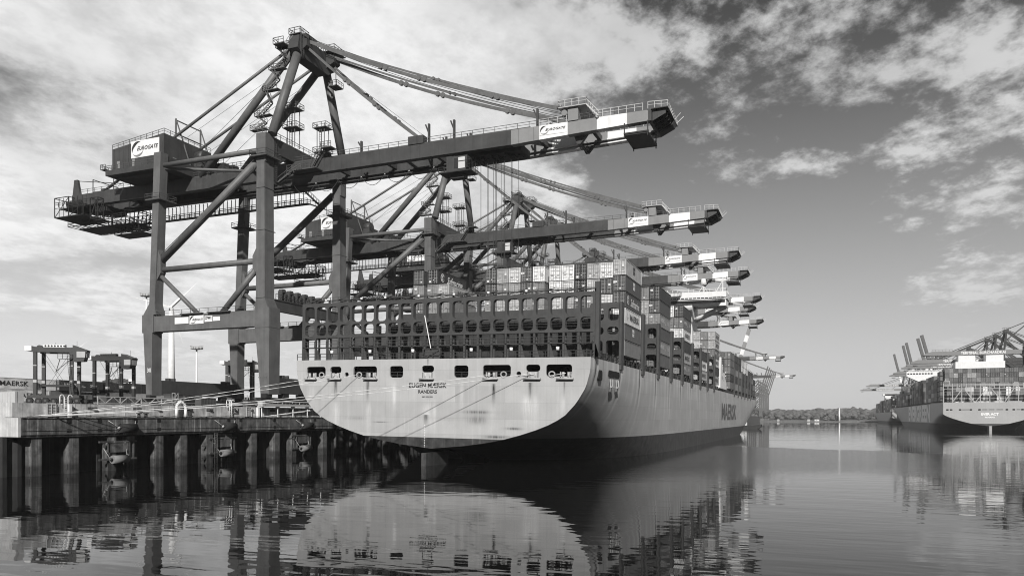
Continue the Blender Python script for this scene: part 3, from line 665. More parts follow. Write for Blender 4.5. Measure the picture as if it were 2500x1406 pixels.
def STAIN():
    """rust and salt run-offs below each fairlead, scuffs low on the stern, run-offs below the lashing posts on the side"""
    for part in ('transom','hull'):
        m = M_hull.copy(); m.name = 'stained_%s_paint' % part; nt = m.node_tree
        bs = [n for n in nt.nodes if n.type == 'BSDF_PRINCIPLED'][0]; src = bs.inputs['Base Color'].links[0].from_socket
        tc = nd(nt,'ShaderNodeTexCoord'); sp = nd(nt,'ShaderNodeSeparateXYZ'); lk(nt,tc.outputs['Object'],sp.inputs[0]); X,Y,Z = sp.outputs
        mp = nd(nt,'ShaderNodeMapping',inp={'Scale':(2.2,2.2,.12)}); lk(nt,tc.outputs['Object'],mp.inputs[0])
        ns = nd(nt,'ShaderNodeTexNoise',inp={'Scale':2.5,'Detail':6.0,'Roughness':.7}); lk(nt,mp.outputs[0],ns.inputs['Vector'])
        nz = nd(nt,'ShaderNodeMapRange',inp={'From Min':.35,'From Max':.65,'To Min':.25,'To Max':1.3}); lk(nt,ns.outputs[0],nz.inputs[0])
        def M_(op,a,c=0.0,cl=False):
            n = nd(nt,'ShaderNodeMath',operation=op,use_clamp=cl)
            for i,v in enumerate((a,c)):
                if isinstance(v,(int,float)): n.inputs[i].default_value = v
                else: lk(nt,v,n.inputs[i])
            return n.outputs[0]
        def gauss(v,c,w):
            d = M_('DIVIDE',M_('SUBTRACT',v,c),w); return M_('POWER',2.718,M_('MULTIPLY',M_('MULTIPLY',d,d),-1.0))
        tot = None
        def acc(v):
            nonlocal tot; tot = v if tot is None else M_('ADD',tot,v)
        if part == 'transom':
            for xc,w,z0,ln,a in ((-19.4,.3,14.3,4.5,.5),(-12.7,.26,14.3,4.5,.5),(11.5,.24,13.9,4.5,.6),(17.9,.26,14.1,4,.45),(23.7,.14,14.2,3,.35),(-.8,.1,18.1,1.6,.6),(-1,.45,8.6,2.6,.5),(-5.1,.07,8.4,3,-.25),
                (-24.5,.8,14.2,5,-.12),(-19.3,.8,11,8,-.17),(-12.4,.5,11,8,-.17),(-7.3,.35,14.6,9,-.2),(-.6,.9,11.5,8,-.2),(.7,.3,11.5,8,-.15),(5.7,.35,14.6,9,-.16),(11.3,.7,11,7,-.14),(17.6,.9,12.5,8,-.2),(19,.4,12.5,8,-.12),(23.5,.4,12.5,7,-.14),(8,.2,14,5,-.1)):
                fall = nd(nt,'ShaderNodeMapRange',interpolation_type='SMOOTHSTEP',inp={'From Min':z0-ln,'From Max':z0,'To Min':0.0,'To Max':1.0}); lk(nt,Z,fall.inputs[0])
                top = M_('LESS_THAN',Z,z0) if a > 0 else M_('MULTIPLY',M_('SUBTRACT',z0,Z),.55,True); acc(M_('MULTIPLY',M_('MULTIPLY',gauss(X,xc,w),M_('MULTIPLY',fall.outputs[0],top)),a*(1.35 if a < 0 else 1.1)))
            for xc,zc,rx,rz,a in ((8.5,9.2,2.5,.25,.35),(8.5,7.9,1.7,.7,.28),(15.2,6.6,1.3,.2,.45),(12,5.15,2.2,.25,.4),(-15,7.8,2.4,.3,.15),(-10,7.2,1.4,.1,.35),(2,7.9,4,.3,.08)):
                acc(M_('MULTIPLY',M_('MULTIPLY',gauss(X,xc,rx),gauss(Z,zc,rz)),a))
        else:
            fr = M_('MULTIPLY',M_('SUBTRACT',M_('FRACT',M_('DIVIDE',M_('SUBTRACT',Y,11.2),16.1)),.5),16.1)
            for off,w,a,ln in ((0,.4,.65,9),(1.1,.6,-.34,16),(-1.5,.7,-.26,14),(4.5,.3,.25,6),(-5,.8,-.2,14),(7,.5,-.15,9)):
                fall = nd(nt,'ShaderNodeMapRange',interpolation_type='SMOOTHSTEP',inp={'From Min':18.2-ln,'From Max':18.2,'To Min':0.0,'To Max':1.0}); lk(nt,Z,fall.inputs[0])
                acc(M_('MULTIPLY',M_('MULTIPLY',gauss(fr,off,w),fall.outputs[0]),a))
        bk = nd(nt,'ShaderNodeTexBrick',inp={'Color1':(.93,.93,.93,1),'Color2':(1.07,1.07,1.07,1),'Mortar':(.8,.8,.8,1),'Scale':1.0,'Mortar Size':.03,'Mortar Smooth':.6,'Brick Width':9.0,'Row Height':2.7})
        cv = nd(nt,'ShaderNodeCombineXYZ'); lk(nt,X if part == 'transom' else Y,cv.inputs[0]); lk(nt,Z,cv.inputs[1]); lk(nt,cv.outputs[0],bk.inputs['Vector']); src = M_('MULTIPLY',src,bk.outputs['Color'])
        f = M_('SUBTRACT',1.0,M_('MULTIPLY',M_('MULTIPLY',tot,1.9),nz.outputs[0])); r = M_('MULTIPLY',src,f); lk(nt,r,bs.inputs['Base Color'])
        for o in [hull]+kids(hull):
            if (part == 'hull') == (o is hull) and (o is hull or o.name.startswith('transom') and 'foot' not in o.name): o.data.materials[0] = m
# main ship --------------------------------------------------------
ZS = 18.15
M1 = ship_matrix((-61.6,116.8,0), 1.0)
ship = ship_empty('container_ship', 'huge pale grey container ship moored with its flat stern and lashing bridges facing the camera', M1)
wins = [(-25.7,-21.6,15.03,16.95,.5),(-20.6,-18.25,15.72,16.95,.5),(-15.7,-10.85,15.0,16.97,.5),(-8.25,-5.6,14.97,16.97,.5),(-1.95,.4,15.85,17.0,.5),(4.2,6.85,14.97,16.98,.5),(9.5,14.5,15.05,17.02,.5),(17.15,19.6,15.88,17.02,.5),(20.6,24.95,15.1,17.02,.5)]
holes = [rrect(a,b,c,d,r) for a,b,c,d,r in wins]+[rrect(x-.42,x+.42,15.12,15.92,.41,6) for x in (-17.1,15.9)]
H1 = Hull(28, 397, ZS, 2.87, T_ROUND, 4.75)
hull = H1.build(ship, M_hull, M_boot, holes)
STAIN()
B = MB
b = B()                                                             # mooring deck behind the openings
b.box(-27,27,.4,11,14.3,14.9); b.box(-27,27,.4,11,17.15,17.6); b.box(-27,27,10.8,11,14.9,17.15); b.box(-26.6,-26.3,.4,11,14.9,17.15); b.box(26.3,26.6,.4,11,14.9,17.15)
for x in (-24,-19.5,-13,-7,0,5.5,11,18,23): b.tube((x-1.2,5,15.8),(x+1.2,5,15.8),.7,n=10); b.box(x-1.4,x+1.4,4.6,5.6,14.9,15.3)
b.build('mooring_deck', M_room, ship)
for x0,x1 in ((-25.9,-23.4),(-20.9,-18.1),(-13.4,-10.6),(-2.2,.5),(9.7,12.3),(16.9,19.8),(22.5,25.3)):
    b = B(); b.box(x0,x1,-.55,0,14.62,14.82); b.tube((x0,-.5,14.72),(x1,-.5,14.72),.14,n=8)
    xm = (x0+x1)/2
    for dx in (-.45,.45): b.tube((xm+dx,.15,14.85),(xm+dx,.15,15.8),.22,n=10)
    b.box(xm-.95,xm-.8,.0,.3,14.85,15.85); b.box(xm+.8,xm+.95,.0,.3,14.85,15.85)
    b.build('roller_fairlead', M_hull, ship)
for x in (-22.4,-14.45,13.25,21.6):
    b = B(); n = 16
    for i in range(n):
        t0, t1 = 2*math.pi*i/n, 2*math.pi*(i+1)/n
        b.tube((x+.5*math.cos(t0),-.05,15.45+.42*math.sin(t0)),(x+.5*math.cos(t1),-.05,15.45+.42*math.sin(t1)),.13,n=6)
    b.box(x-.7,x+.7,.02,.3,14.9,15.1); b.build('chock_ring', M_hull, ship)
b = B()
for a,c,z0 in ((-8.25,-5.6,15),(4.2,6.85,15),(9.5,14.5,15.05),(-15.7,-10.85,15)):
    for zz in (.45,.9): b.beam((a,.3,z0+zz),(c,.3,z0+zz),.06)
    b.beam(((a+c)/2,.3,z0),((a+c)/2,.3,z0+.9),.06)
b.build('railing', M_grate, ship)
b = B(); add_text(b, 'EUGEN MÆRSK', (-4.35,-.02,13.2),(1,0,0),(0,0,1),7.2,.85,.028); add_text(b,'RANDERS',(-2.55,-.02,12.25),(1,0,0),(0,0,1),3.6,.62,.028)
add_text(b,'IMO 9321550',(-1.8,-.02,11.55),(1,0,0),(0,0,1),2.05,.24,.02)
b.build('lettering', M_ink, hull, fix=False)
b = B()
for k in range(14): b.box(-1.3,-1.12,-.03,0,3.1+k*.28,3.2+k*.28)
b.build('draught_marks', M_white, hull)
b = B(); U=(0,1,0)
add_text(b,'MAERSK',(28.0,173.5,7.6),U,(0,0,1),52,6.4,.03,0,.06); b.build('lettering', mat('hull_letter_blue',.12,.5,.2), hull, fix=False)
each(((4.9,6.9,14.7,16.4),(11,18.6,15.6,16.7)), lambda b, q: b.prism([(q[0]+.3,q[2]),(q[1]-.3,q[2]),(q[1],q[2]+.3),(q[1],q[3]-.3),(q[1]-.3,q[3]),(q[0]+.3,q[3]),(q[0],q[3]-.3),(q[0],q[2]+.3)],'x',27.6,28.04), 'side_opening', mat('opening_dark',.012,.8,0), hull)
for y in (12.2,16.2):
    b = B(); b.box(28.0,28.12,y-.08,y+.08,14,15.2); b.box(28.0,28.12,y+1.5,y+1.66,14,15.2); b.box(28,28.4,y-.2,y+1.8,13.8,14); b.build('roller_fairlead', M_hull, hull)
b = B(); b.box(-.45,.45,-2.5,6,-3,2.2); b.build('rudder', M_boot, ship)
# stern rail and small gear
b = B(); b.rail([(-28,.2,ZS),(28,.2,ZS)],1.1,2.5,.05)
b.rail([(27.9,.2,ZS),(27.9,300,ZS)],1.1,4.03,.05)
for k in range(74): b.box(27.2,27.5,4+k*4.03,4.3+k*4.03,ZS,ZS+1.6)
b.box(26.6,26.8,2,300,ZS,ZS+1.5); b.build('railing', M_lashd, ship)
each((-20.5,-12.5,-3.9,7.2,14.4,22.4), lambda b, x: b.tube((x,.25,ZS+1.15),(x,.25,ZS+1.7),.28,.28,n=10), 'deck_lamp', M_lamp, ship)
b = B(); b.box(-2.4,1.1,1,1.45,19.9,20.05); b.beam((-2.2,.9,ZS),(-2.2,.9,19.9),.2); b.beam((1,.9,ZS),(1,.9,19.9),.2); b.beam((-2.2,.9,ZS),(1,.9,19.9),.1); b.box(-2,.8,1.2,1.4,ZS,19.9); b.build('flag_platform', M_lash, ship)
b = B(); b.beam((-.6,.6,20.0),(-1.7,.3,25.6),.13); b.build('flagstaff', M_white, ship)
# aft lashing bridge
LBX = [-27.46+2.529*i for i in range(22)]
hs = []
for x in LBX: hs += [rrect(x-.02,x+2.08,25.1,28.05,.6), rrect(x,x+2.05,22.72,24.72,.62)]
lb = plate('lashing_bridge', [(-27.95,22.3),(28.1,22.3),(28.1,28.7),(-27.95,28.7)], hs, M_lash, ship, lambda u,v:(u,1.7,v), .9, (0,1,0))
b = B()
for i in range(23):
    x = -27.72+2.529*i; b.box(x-.17,x+.17,1.75,2.1,ZS,22.29); b.box(x-.14,x+.14,2.8,3.1,ZS,22.29)
    if i < 8 or i > 16: b.prism([(x-.17,18.2),(x+.95,18.2),(x+.3,20.3),(x-.17,20.5)], 'y', 1.9, 2.0)
b.box(-27.9,28,1.75,3.1,20.5,20.62); b.rail([(-27.9,1.72,20.62),(28,1.72,20.62)],1.05,2.529,.04); b.rail([(-27.9,1.72,22.72),(28,1.72,22.72)],1.0,2.529,.03)
b.box(27.9,28.7,1.9,2.9,ZS,30.3); b.box(-28.2,-27.96,1.8,3.0,ZS,28.7)
for k in range(7): b.box(LBX[0],LBX[0]+2,2,2.1,22.9+k*.26,23.0+k*.26)
b.build('bridge_posts', M_lash, lb)
b = B(); 
for i in range(12):
    x = -27.5+5.05*i; b.box(x-.1,x+.1,1.9,2.2,28.7,29.25)
    if i < 11: b.beam((x+.3,1.8,28.8),(x+3.4,1.7,29.5),.13); b.beam((x+1.2,2.6,28.75),(x+4.6,2.6,29.3),.1)
b.box(-26,28,1.85,2.25,29.12,29.28); b.rail([(-27.9,3.1,28.7),(-18,3.1,28.7)],1.2,1.6,.04); b.rail([(-18,3.1,28.7),(28,3.1,28.7)],.95,2.5,.035,False)
b.build('lashing_rods', M_lash, lb)
each((-22.8,-15.2,-10.3,-3.6,3.2,9.6,16.4), lambda b, x: b.tube((x,1.5,29.0),(x,1.5,29.35),.22,n=10), 'deck_lamp', M_lamp, lb)
# deck structures between the first two bridges
b = B(); b.box(-14.5,25,9.5,9.8,ZS,25.4); 
for k in range(25): b.box(-14.4+k*1.6,-14.26+k*1.6,9.38,9.5,ZS,25.4)
b.box(9,26,12,12.3,ZS,21.5); b.box(-27.5,-17,12,12.2,20.4,20.6); b.rail([(-27.5,12,20.6),(-13,12,20.6)],1.1,2); b.box(-27.5,28,12.4,14,ZS,18.9)
for x in (-24,-20.4): b.box(x,x+.5,11,11.4,ZS,24)
b.box(-18.6,-17.4,11,12,ZS,25.5)
b.build('hatch_coaming', M_lashd, ship)  # shade behind the aft bridge is put into this wall's dark colour
each(range(14), lambda b, k: b.box(-13+k*2.53,-12.2+k*2.53,9.3,9.38,20.9,22.2), 'door_panel', M_lash, ship)
# second bridge and the repeating ones
hs2 = [rrect(25.75,27.7,26.1,28.35,.6), rrect(23.0,24.95,26.1,28.35,.6), rrect(25.6,27.7,23.55,24.95,.65), rrect(22.9,24.95,23.55,24.95,.65), rrect(25.4,27.8,19.3,22.5,.5), rrect(22.6,24.8,19.3,22.5,.5)]
for i in range(15): hs2 += [rrect(-16+2.53*i,-14.2+2.53*i,23.55,25.2,.6)]
def bridge2(y, full=True):
    if full:
        o = [(-17,22.4),(-17,18.2),(28.2,18.2),(28.2,29.3),(22.5,29.3),(22.2,28.5),(-17,28.5),(-17,24.9),(-28,24.9),(-28,22.4)]
        return plate('lashing_bridge', o, hs2, M_lash, ship, lambda u,v:(u,0,v), 1.2, (0,1,0))
lb2 = bridge2(0); lb2.location = (0,18.6,0)
b = B()
for k in range(4): b.beam((25.6,.5,23.75+k*.32),(27.7,.5,23.75+k*.32),.1)
b.rail([(-17,.1,28.5),(22,.1,28.5)],.8,2.53,.03,False); b.box(27.9,28.35,-.3,1.6,17.2,29.35); b.box(27.6,28.3,-.5,1.7,18.2,19.6)
b.build('bridge_posts', M_lash, lb2)
cm = {}
for c in bpy.data.objects:
    if c.parent: cm.setdefault(c.parent.name, []).append(c)
byards = [36.7,52.7,68.8,84.8,101,117.1,133.3,149.4,215,231,247,263,279,295,311,327]
for y in byards:
    q = copy_tree(lb2, ship, cm); q.location = (0, y, 0)
    if y > 300: q.scale = ((H1.half(y+10, ZS)-.3)/28.2, 1, 1 if y < 320 else .8)
# containers on the ship
G1 = 'containers stacked on the moored ship'
CL = 13.4
def sc(bayname, y0, col, tier, tn, letter=None, xr=None, zoff=0.0, cname=None, L=None):
    x = (28-2.5*col if xr is None else xr)-1.22
    lab = '%s container %s, %s tier, %s column, %s' % (TW[tn], LT[letter], ORD[tier], cname or ORD[col], bayname)
    lab = ' '.join(lab.replace(' ,',',').split())
    return container(M1 @ Matrix.Translation((x, y0, 20.05+2.97*tier+zoff)), L or CL, tn, lab, G1, letter)
b1 = 'aft bay'
out1 = [('mid',None),('grey','mscw'),('white','maersk'),('slate','script'),('slate','mscw'),('light','msc')]
for k,(tn,lt) in enumerate(out1): sc(b1,22.4,0,k,tn,lt,cname='outermost starboard')
tops = {1:['slate','white','slate','light'],2:['pale','grey','white','pale'],3:['mid','grey','dark','slate'],4:['white','light','white','pale'],5:['light','mid','white','pale']}
for c in range(1,6):
    for k in range(2 if c < 3 else 3,6):
        tn = {1:{5:'white',4:'slate',3:'white',2:'slate'},2:{5:'light',4:'pale',3:'mid',2:'mid'},3:{5:'dark',4:'dark',3:'slate'},4:{5:'white',4:'white',3:'light'},5:{5:'white',4:'white',3:'pale'}}[c][k]
        sc(b1,22.4,c,k,tn,None,zoff=-.45 if c in (1,2) else -.5)
gl = {6:('white','mid','mid'),7:('slate','slate','mid'),8:('white','light','pale'),9:('light','mid','light'),10:('slate','slate','mid')}
for c in range(6,11):
    for i,k in enumerate((5,4,3)): sc(b1,22.4,c,k,gl[c][i],None,xr=28-2.5*c-.85,zoff=-.45)
for nm,xr,ts in (('script marked',-10.7,{5:('dark','script'),4:('mid',None),3:('mid',None)}),('port edge',-13.95,{5:('slate',None),4:('mid',None),3:('grey',None)}),('pale low',-8.2,{4:('light','maersk'),3:('mid',None)})):
    for k,(tn,lt) in ts.items(): sc(b1,22.4,0,k,tn,lt,xr=xr,zoff=.1,cname=nm)
rows = {2:('second loaded bay',54.6,['grey','mid','slate','mid','slate','dark'],[None,'sud',None,'sud',None,None],6),
        4:('third loaded bay',86.2,['mid','light','dark','white','grey','dark'],['sud','maersk',None,'maersk','sud',None],6),
        6:('low fourth bay',118.7,['light','white','dark'],['maersk','maersk',None],3),
        8:('bay before bridge house',150.8,['light','dark','white','grey','light','light'],['maersk',None,'maersk','sud','maersk','maersk'],6)}
for kk,(bn,y0,tn,lt,n) in rows.items():
    for k in range(n): sc(bn,y0,0,k,tn[k],lt[k],cname='outermost starboard')
    for c in range(1,3):
        for k in range(n): sc(bn,y0,c,k,tone() if kk != 8 else random.choice(['light','pale','mid']))
for i,y0 in enumerate((200,216.7,232.7,248.7,264.7,280.7,296.7,312.7)):
    n = (5,5,5,5,5,4,4,3)[i]; bn = '%s bay past bridge house' % ORD[i]
    sh = 28-H1.half(y0+12, ZS)
    for c in range(0,4 if i == 0 else 2):
        for k in range(n): sc(bn,y0,c,k,random.choice(['dark','slate','grey','dark','mid','slate']) if not (i in (3,4) and k > 2) else 'white',None,xr=28-2.5*c-sh)
# bridge house
h = B(); h.box(-15,16,178,192,ZS,51); dh = h.build('deckhouse', M_house, ship)
b = B(); b.prism([(-28,50.6),(28,50.6),(28,53.2),(-28,53.2)], 'y', 181, 189); b.box(-28,28,181,189,53.9,56.0); b.box(-28.4,28.4,180.6,189.6,53.2,53.4)
for k in range(38): b.box(-28+k*1.5,-27.8+k*1.5,181,189,53.4,53.9)
b.rail([(-28,181,56),(28,181,56),(28,189,56)],1.1,2,.07); b.build('bridge_wing', M_house, dh)
each(((-27.8,27.9,181.15,188.8,53.4,53.9),(-26,27.6,180.94,181,51.8,52.8)), lambda b, q: b.box(*q), 'window', M_glass, dh)
b = B(); b.tube((27,184,50.8),(13,184,44.5),.75,n=10); b.tube((27,188,50.8),(13,188,44.5),.75,n=10); b.tube((18,184,52),(14,184,47),.5,n=10); b.build('wing_strut', M_house, dh)
b = B(); b.beam((19,185,56),(19,185,60),.25); b.tube((19,185,59.4),(19,185,61.6),1.3,.8,n=12); b.beam((17,185,56),(19,185,59),.15); b.beam((21,185,56),(19,185,59),.15)
b.beam((26.5,183,56),(26.5,183,61.5),.3); b.beam((24,183,60.5),(28,183,60.5),.25); b.beam((24,183,56),(26.5,183,60.5),.2); b.build('radar_mast', M_house, dh)
b = B(); b.box(24.5,28,168,171,19.2,30.3); b.box(24.5,28,171,176,19.2,27.5); b.box(24.5,28,176,182,19.2,25.2); b.prism([(182,19.2),(188,19.2),(187,21.5),(182,24)],'x',24.5,28)
b.build('side_house', M_house, dh)
each(((172.3,22.5),(174,22.5),(172.3,24.8),(178,22)), lambda b, q: b.box(28,28.06,q[0],q[0]+1,q[1],q[1]+1.3), 'window', M_glass, dh)

# second ship ------------------------------------------------------
M2 = ship_matrix((96.6,548,0), 0.0)
s2 = ship_empty('container_ship', 'grey container ship at the right edge with a white lattice frame over its rounded stern', M2)
H2 = Hull(25.3, 400, 17.6, 2.7, T_FLAT, 4.3)
hol = []
for x in (-23,-20.9,-16,-10.2,-5.6,8.9,12.5,17,19.6): hol.append(rrect(x-.75,x+.75,12.5,13.35,.3))
for x0,x1 in ((-14.9,-11.2),(-4.3,-1.3),(-.8,2.4),(3.4,7),(13.9,16)): hol.append(rrect(x0,x1,12.75,13.15,.15))
M_hull2 = mat('second_ship_paint', 0.36, 0.45, 0.08, 0.08, 0.12)
hu2 = H2.build(s2, M_hull2, M_boot, hol)
b = B(); b.box(-24.5,24.5,.5,5,12,12.3); b.box(-24.5,24.5,5,5.2,12,14); b.box(-24.5,24.5,.5,5,13.8,14); b.build('mooring_deck', M_room, s2)
b = B(); add_text(b,'EVER ACT',(-4.7,-.02,9.4),(1,0,0),(0,0,1),9.3,1.6,.06); add_text(b,'PANAMA',(-2.7,-.02,7.8),(1,0,0),(0,0,1),5.4,.95,.05); b.build('lettering', M_white, hu2, fix=False)
b = B(); add_text(b,'EVERGREEN',(-25.3,202,4.6),(0,-1,0),(0,0,1),140,12.8,.045,0,.08); b.build('lettering', M_white, hu2, fix=False)
b = B(); b.box(-.7,.7,-2,4,-3,2.9); b.build('rudder', M_hull2, s2)
M_lat = mat('white_lattice', .4, .5, .1)
b = B(); n = 20; pit = 50.2/n
for z in (28.6,27.9,26.0): b.box(-25.1,25.1,.4,.8,z-.15,z+.15)
for z in (20,22.4,24.2): b.box(-25.1,25.1,.5,.65,z-.06,z+.06)
for i in range(n+1):
    x = -25.1+pit*i; b.box(x-.16,x+.16,.35,.85,26,29.2)
    if i % 2 == 0: b.box(x-.22,x+.22,.3,.9,17.6,27)
for x0,x1 in ((-15,-20),(-13.5,-8.5),(-2,-7.5),(1,6.5),(12.5,8)): b.beam((x0,.3,25.6),(x1,.3,18),.45)
for k,xx in enumerate((-25,-22)): b.box(xx,xx+.4,.4,.8,28,31)
b.box(-25,-22,.4,.8,30.5,30.9); b.build('lashing_frame', M_lat, s2)
b = B(); b.rail([(-25.1,2,17.6),(-25.1,330,17.6)],1.1,4,.09); b.build('railing', M_lashd, s2)
G2 = 'containers stacked on the ship at the right edge'
for tier in range(4):
    for c in range(19):
        if 98.6-25+c*2.5 > 121: continue
        tn = random.choice(['grey','grey','mid','slate','mid','dark','light'])
        container(M2 @ Matrix.Translation((-21.6+c*2.52, 12, 27.6+2.92*tier)), 13.4, tn, '%s container, %s tier above the white lattice, %s column from left' % (TW[tn], ('first','second','third','topmost')[tier], ORD[c]), G2, None, plain=random.random() < .8)
for tier in range(6):
    tn = random.choice(['slate','dark','slate','grey'])
    container(M2 @ Matrix.Translation((-23.9, 14, 18.6+3.25*tier)), 13.4, tn, '%s container, %s from bottom in the stack left of the lattice' % (TW[tn], ORD[tier]), G2, None, plain=True)
# the rest of both ships' far cargo: single mass
b = B(); bb = B(); rnd = random.Random(3)
mats_s = [CT[k][0] for k in ('dark','slate','grey','mid','light','pale','white')]
def mass(mb, M, x0, ncol, y0, L, z0, ntier, wts=(5,5,4,3,1,1,0.4), fill=1.0):
    for c in range(ncol):
        for k in range(ntier):
            if rnd.random() > fill: continue
            mb.cur = rnd.choices(range(7), wts)[0]; k0 = len(mb.v)
            mb.box(x0+c*2.5, x0+c*2.5+2.42, y0, y0+L, z0+k*2.95, z0+k*2.95+2.88)
            for i in range(k0, len(mb.v)): mb.v[i] = tuple(M @ Vector(mb.v[i]))
mass(b, M2, -21.6, 19, 12.2, 12.8, 18.6, 3)
for i,(y0,nt) in enumerate(((30,5),(45,6),(60,6),(73,6),(101,5),(106,6),(121,6),(137,5),(152,6),(168,5),(183,5),(214,5),(229,5),(245,4),(260,5),(275,5),(290,4),(305,4))):
    mass(b, M2, -25.1, 5 if i < 3 else 3, y0, 12.6, 18.6, nt)
    if y0 < 60 or y0 > 100: mass(b, M2, -17.6, 10, y0, 12.6, 18.6+2.95*3, max(1, nt-3))
M3 = ship_matrix((112.5,1140,0), 0)
st3 = thing('container_ship', 'distant container ship ahead of the one at the right edge, pale stern and mixed cargo', 'container ship', world=False); st3.matrix_world = M3
H3 = Hull(25.2, 380, 15.5, 1.8, T_FLAT, 3.0); H3.build(st3, M_hull2, M_boot)
q = B(); q.box(-24.8,24.8,.2,1,15.6,24)
q.v = []; q.f = []; q.sm = []; q.mi = []
for z in (18,21,24): q.box(-24.8,24.8,.3,.9,z-.2,z+.2)
for i in range(11): q.box(-24.8+i*4.9,-24.4+i*4.9,.3,.9,15.5,24)
q.build('lashing_frame', M_lat, st3)
q = B(); q.box(-22,22,150,162,15.5,44); q.box(-25,25,150,162,41,43.5); q.build('deckhouse', M_house, st3)
for i in range(20):
    if 9 <= i <= 10: continue
    mass(b, M3, -25, 4, 6+15*i, 12.6, 16, 6 if i < 14 else 5); mass(b, M3, -15, 16, 6+15*i, 12.6, 16+2.95*4, 4 if i < 14 else 2)
mo = b.build('distant_container_stacks', mats_s, None, fix=False); tag(mo, 'mass of tiny mixed containers on the far ships along the right quay', 'containers', None, 'stuff')
# white deckhouse of ship two with its twin casings, and the bridge further ahead
b = B(); b.box(-6,24.8,88,99,17.6,48.2); b.box(-4,6.6,89,98,48.2,53.0); b.box(13.3,24,89,98,48.2,53.0); d2 = b.build('funnel_house', M_house, s2)
b = B(); b.box(-25,20,224,232,44.8,49.0); b.prism([(-25,44.8),(-15,40),(0,40),(0,44.8)],'y',224,232); b.box(-12,18,226,238,17.6,44.8); b.rail([(-25,224,49),(20,224,49)],1.2,2,.1)
d3 = b.build('deckhouse', M_house, s2)
b = B()
for k in range(9): b.box(-24.3+k*2.3,-22.8+k*2.3,223.9,224,46.4,47.6)
b.build('window', M_glass, d3)
# ------------------------------------------------------------------ quay
M_conc = mat('weathered_concrete', 0.52, 0.85, 0.5, 0.65, 0.5, bump=.05, light=.5)
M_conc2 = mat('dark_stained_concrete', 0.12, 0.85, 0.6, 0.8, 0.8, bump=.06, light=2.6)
M_concl = mat('pale_concrete_end', 0.5, 0.85, 0.3, 0.35, 0.4, bump=.03, light=.3)
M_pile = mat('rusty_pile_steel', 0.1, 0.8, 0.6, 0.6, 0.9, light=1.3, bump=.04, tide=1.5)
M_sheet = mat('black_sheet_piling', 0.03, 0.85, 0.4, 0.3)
M_yard = mat('yard_asphalt', 0.07, 0.9, 0.3, scale=.2)
M_galv = mat('galvanised_steel', 0.42, 0.5, 0.15)
qe = MB(); qe.box(-900,-104.3,73.6,3000,-2,10.1); qy = qe.build('quay_ground', [M_yard], None); struct(qy)
qe = MB(); qe.box(-1500,-900.1,200,3000,-2,10.0); qe.box(-900,-60,3000.1,3400,-2,9.0); struct(qe.build('far_ground', M_yard, None))
wl = thing('quay_wall', 'stained concrete quay wall on steel piles along the left waterside', 'quay wall', (-102,72,0))
y0 = 72.3
for i, y1 in enumerate((113.6, 155, 196.4, 238, 280, 322, 364, 500, 640, 900)):
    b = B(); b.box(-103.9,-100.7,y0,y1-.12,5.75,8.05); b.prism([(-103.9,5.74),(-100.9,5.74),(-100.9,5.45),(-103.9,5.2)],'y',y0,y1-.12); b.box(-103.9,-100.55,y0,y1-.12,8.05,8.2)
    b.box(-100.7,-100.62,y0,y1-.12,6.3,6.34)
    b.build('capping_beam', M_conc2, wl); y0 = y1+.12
b = B(); b.box(-900,-103.95,71.9,72.28,5.5,8.12); b.box(-103.94,-100.72,71.9,72.28,5.5,8.12); b.box(-900,-104.0,72.3,73.55,7.9,8.1); b.build('end_face', M_concl, wl)
b = B(); b.box(-900,-104.0,73.4,73.58,8.12,10.25); b.build('end_face', M_concl, wl)
b = B(); b.box(-104.28,-103.98,73.6,900,8.2,10.2)
for y in (83,92,101,113.4,124,136,148,160): b.box(-103.97,-103.94,y-.04,y+.04,8.2,10.2)
b.build('parapet', M_conc, wl)
b = B()
for i,y in enumerate((86,94.4,98.6,105.6,110.5,117,121.5,128,134)):
    b.box(-103.97,-103.9,y-.8,y+.8,9.35,9.75); b.cur = 0; b.box(-103.9,-103.6,y-.3,y+.35,9.45,9.65)
b.build('mooring_hook', M_pile, wl)
piles = [74.9,80.7,87.2,90.6,96.4,101.6,107.6,112.4,119.2,126,131.3,136.5,142,148,154,161,169,178,190]
b = B()
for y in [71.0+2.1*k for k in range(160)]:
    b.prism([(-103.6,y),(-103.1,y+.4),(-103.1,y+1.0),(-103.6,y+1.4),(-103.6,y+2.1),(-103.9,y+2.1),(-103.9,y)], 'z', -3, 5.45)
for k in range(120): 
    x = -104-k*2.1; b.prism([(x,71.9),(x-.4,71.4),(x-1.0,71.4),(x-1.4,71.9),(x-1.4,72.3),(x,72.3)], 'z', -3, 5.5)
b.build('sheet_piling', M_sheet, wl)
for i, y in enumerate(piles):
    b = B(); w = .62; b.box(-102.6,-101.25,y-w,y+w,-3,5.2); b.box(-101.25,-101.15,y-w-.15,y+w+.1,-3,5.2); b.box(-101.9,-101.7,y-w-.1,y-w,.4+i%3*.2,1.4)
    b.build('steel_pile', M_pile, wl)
M_slot = mat('slot_black', .01, .9, 0)
b = B()
for y in (79.5,84.6,91.2,95.8,111.8,115.0,124.6,133.0,137.8,150):
    for z in (6.0,7.35): b.box(-100.7,-100.66,y-.35,y+.35,z,z+.5)
b.build('beam_recess', M_slot, wl)
b = B(); b.path([(-100.5,73+2*k,8.28+.06*(k%2)) for k in range(60)], .06, 5)
for y in (95,101.5,106,116): b.tube((-100.6,y,8.25),(-100.6,y+1.5,8.4),.07,n=5)
b.build('edge_pipe', M_pile, wl)
for y in (108.7,):
    b = B(); b.ladder((-100.5,y-.3,-1),(-100.5,y-.3,5.4),.6,'y',.06)
    for z in (.9,3.0,5.0): b.box(-101.4,-101.2,y-3,y+3.2,z,z+.22)
    b.build('ladder', M_pile, wl)
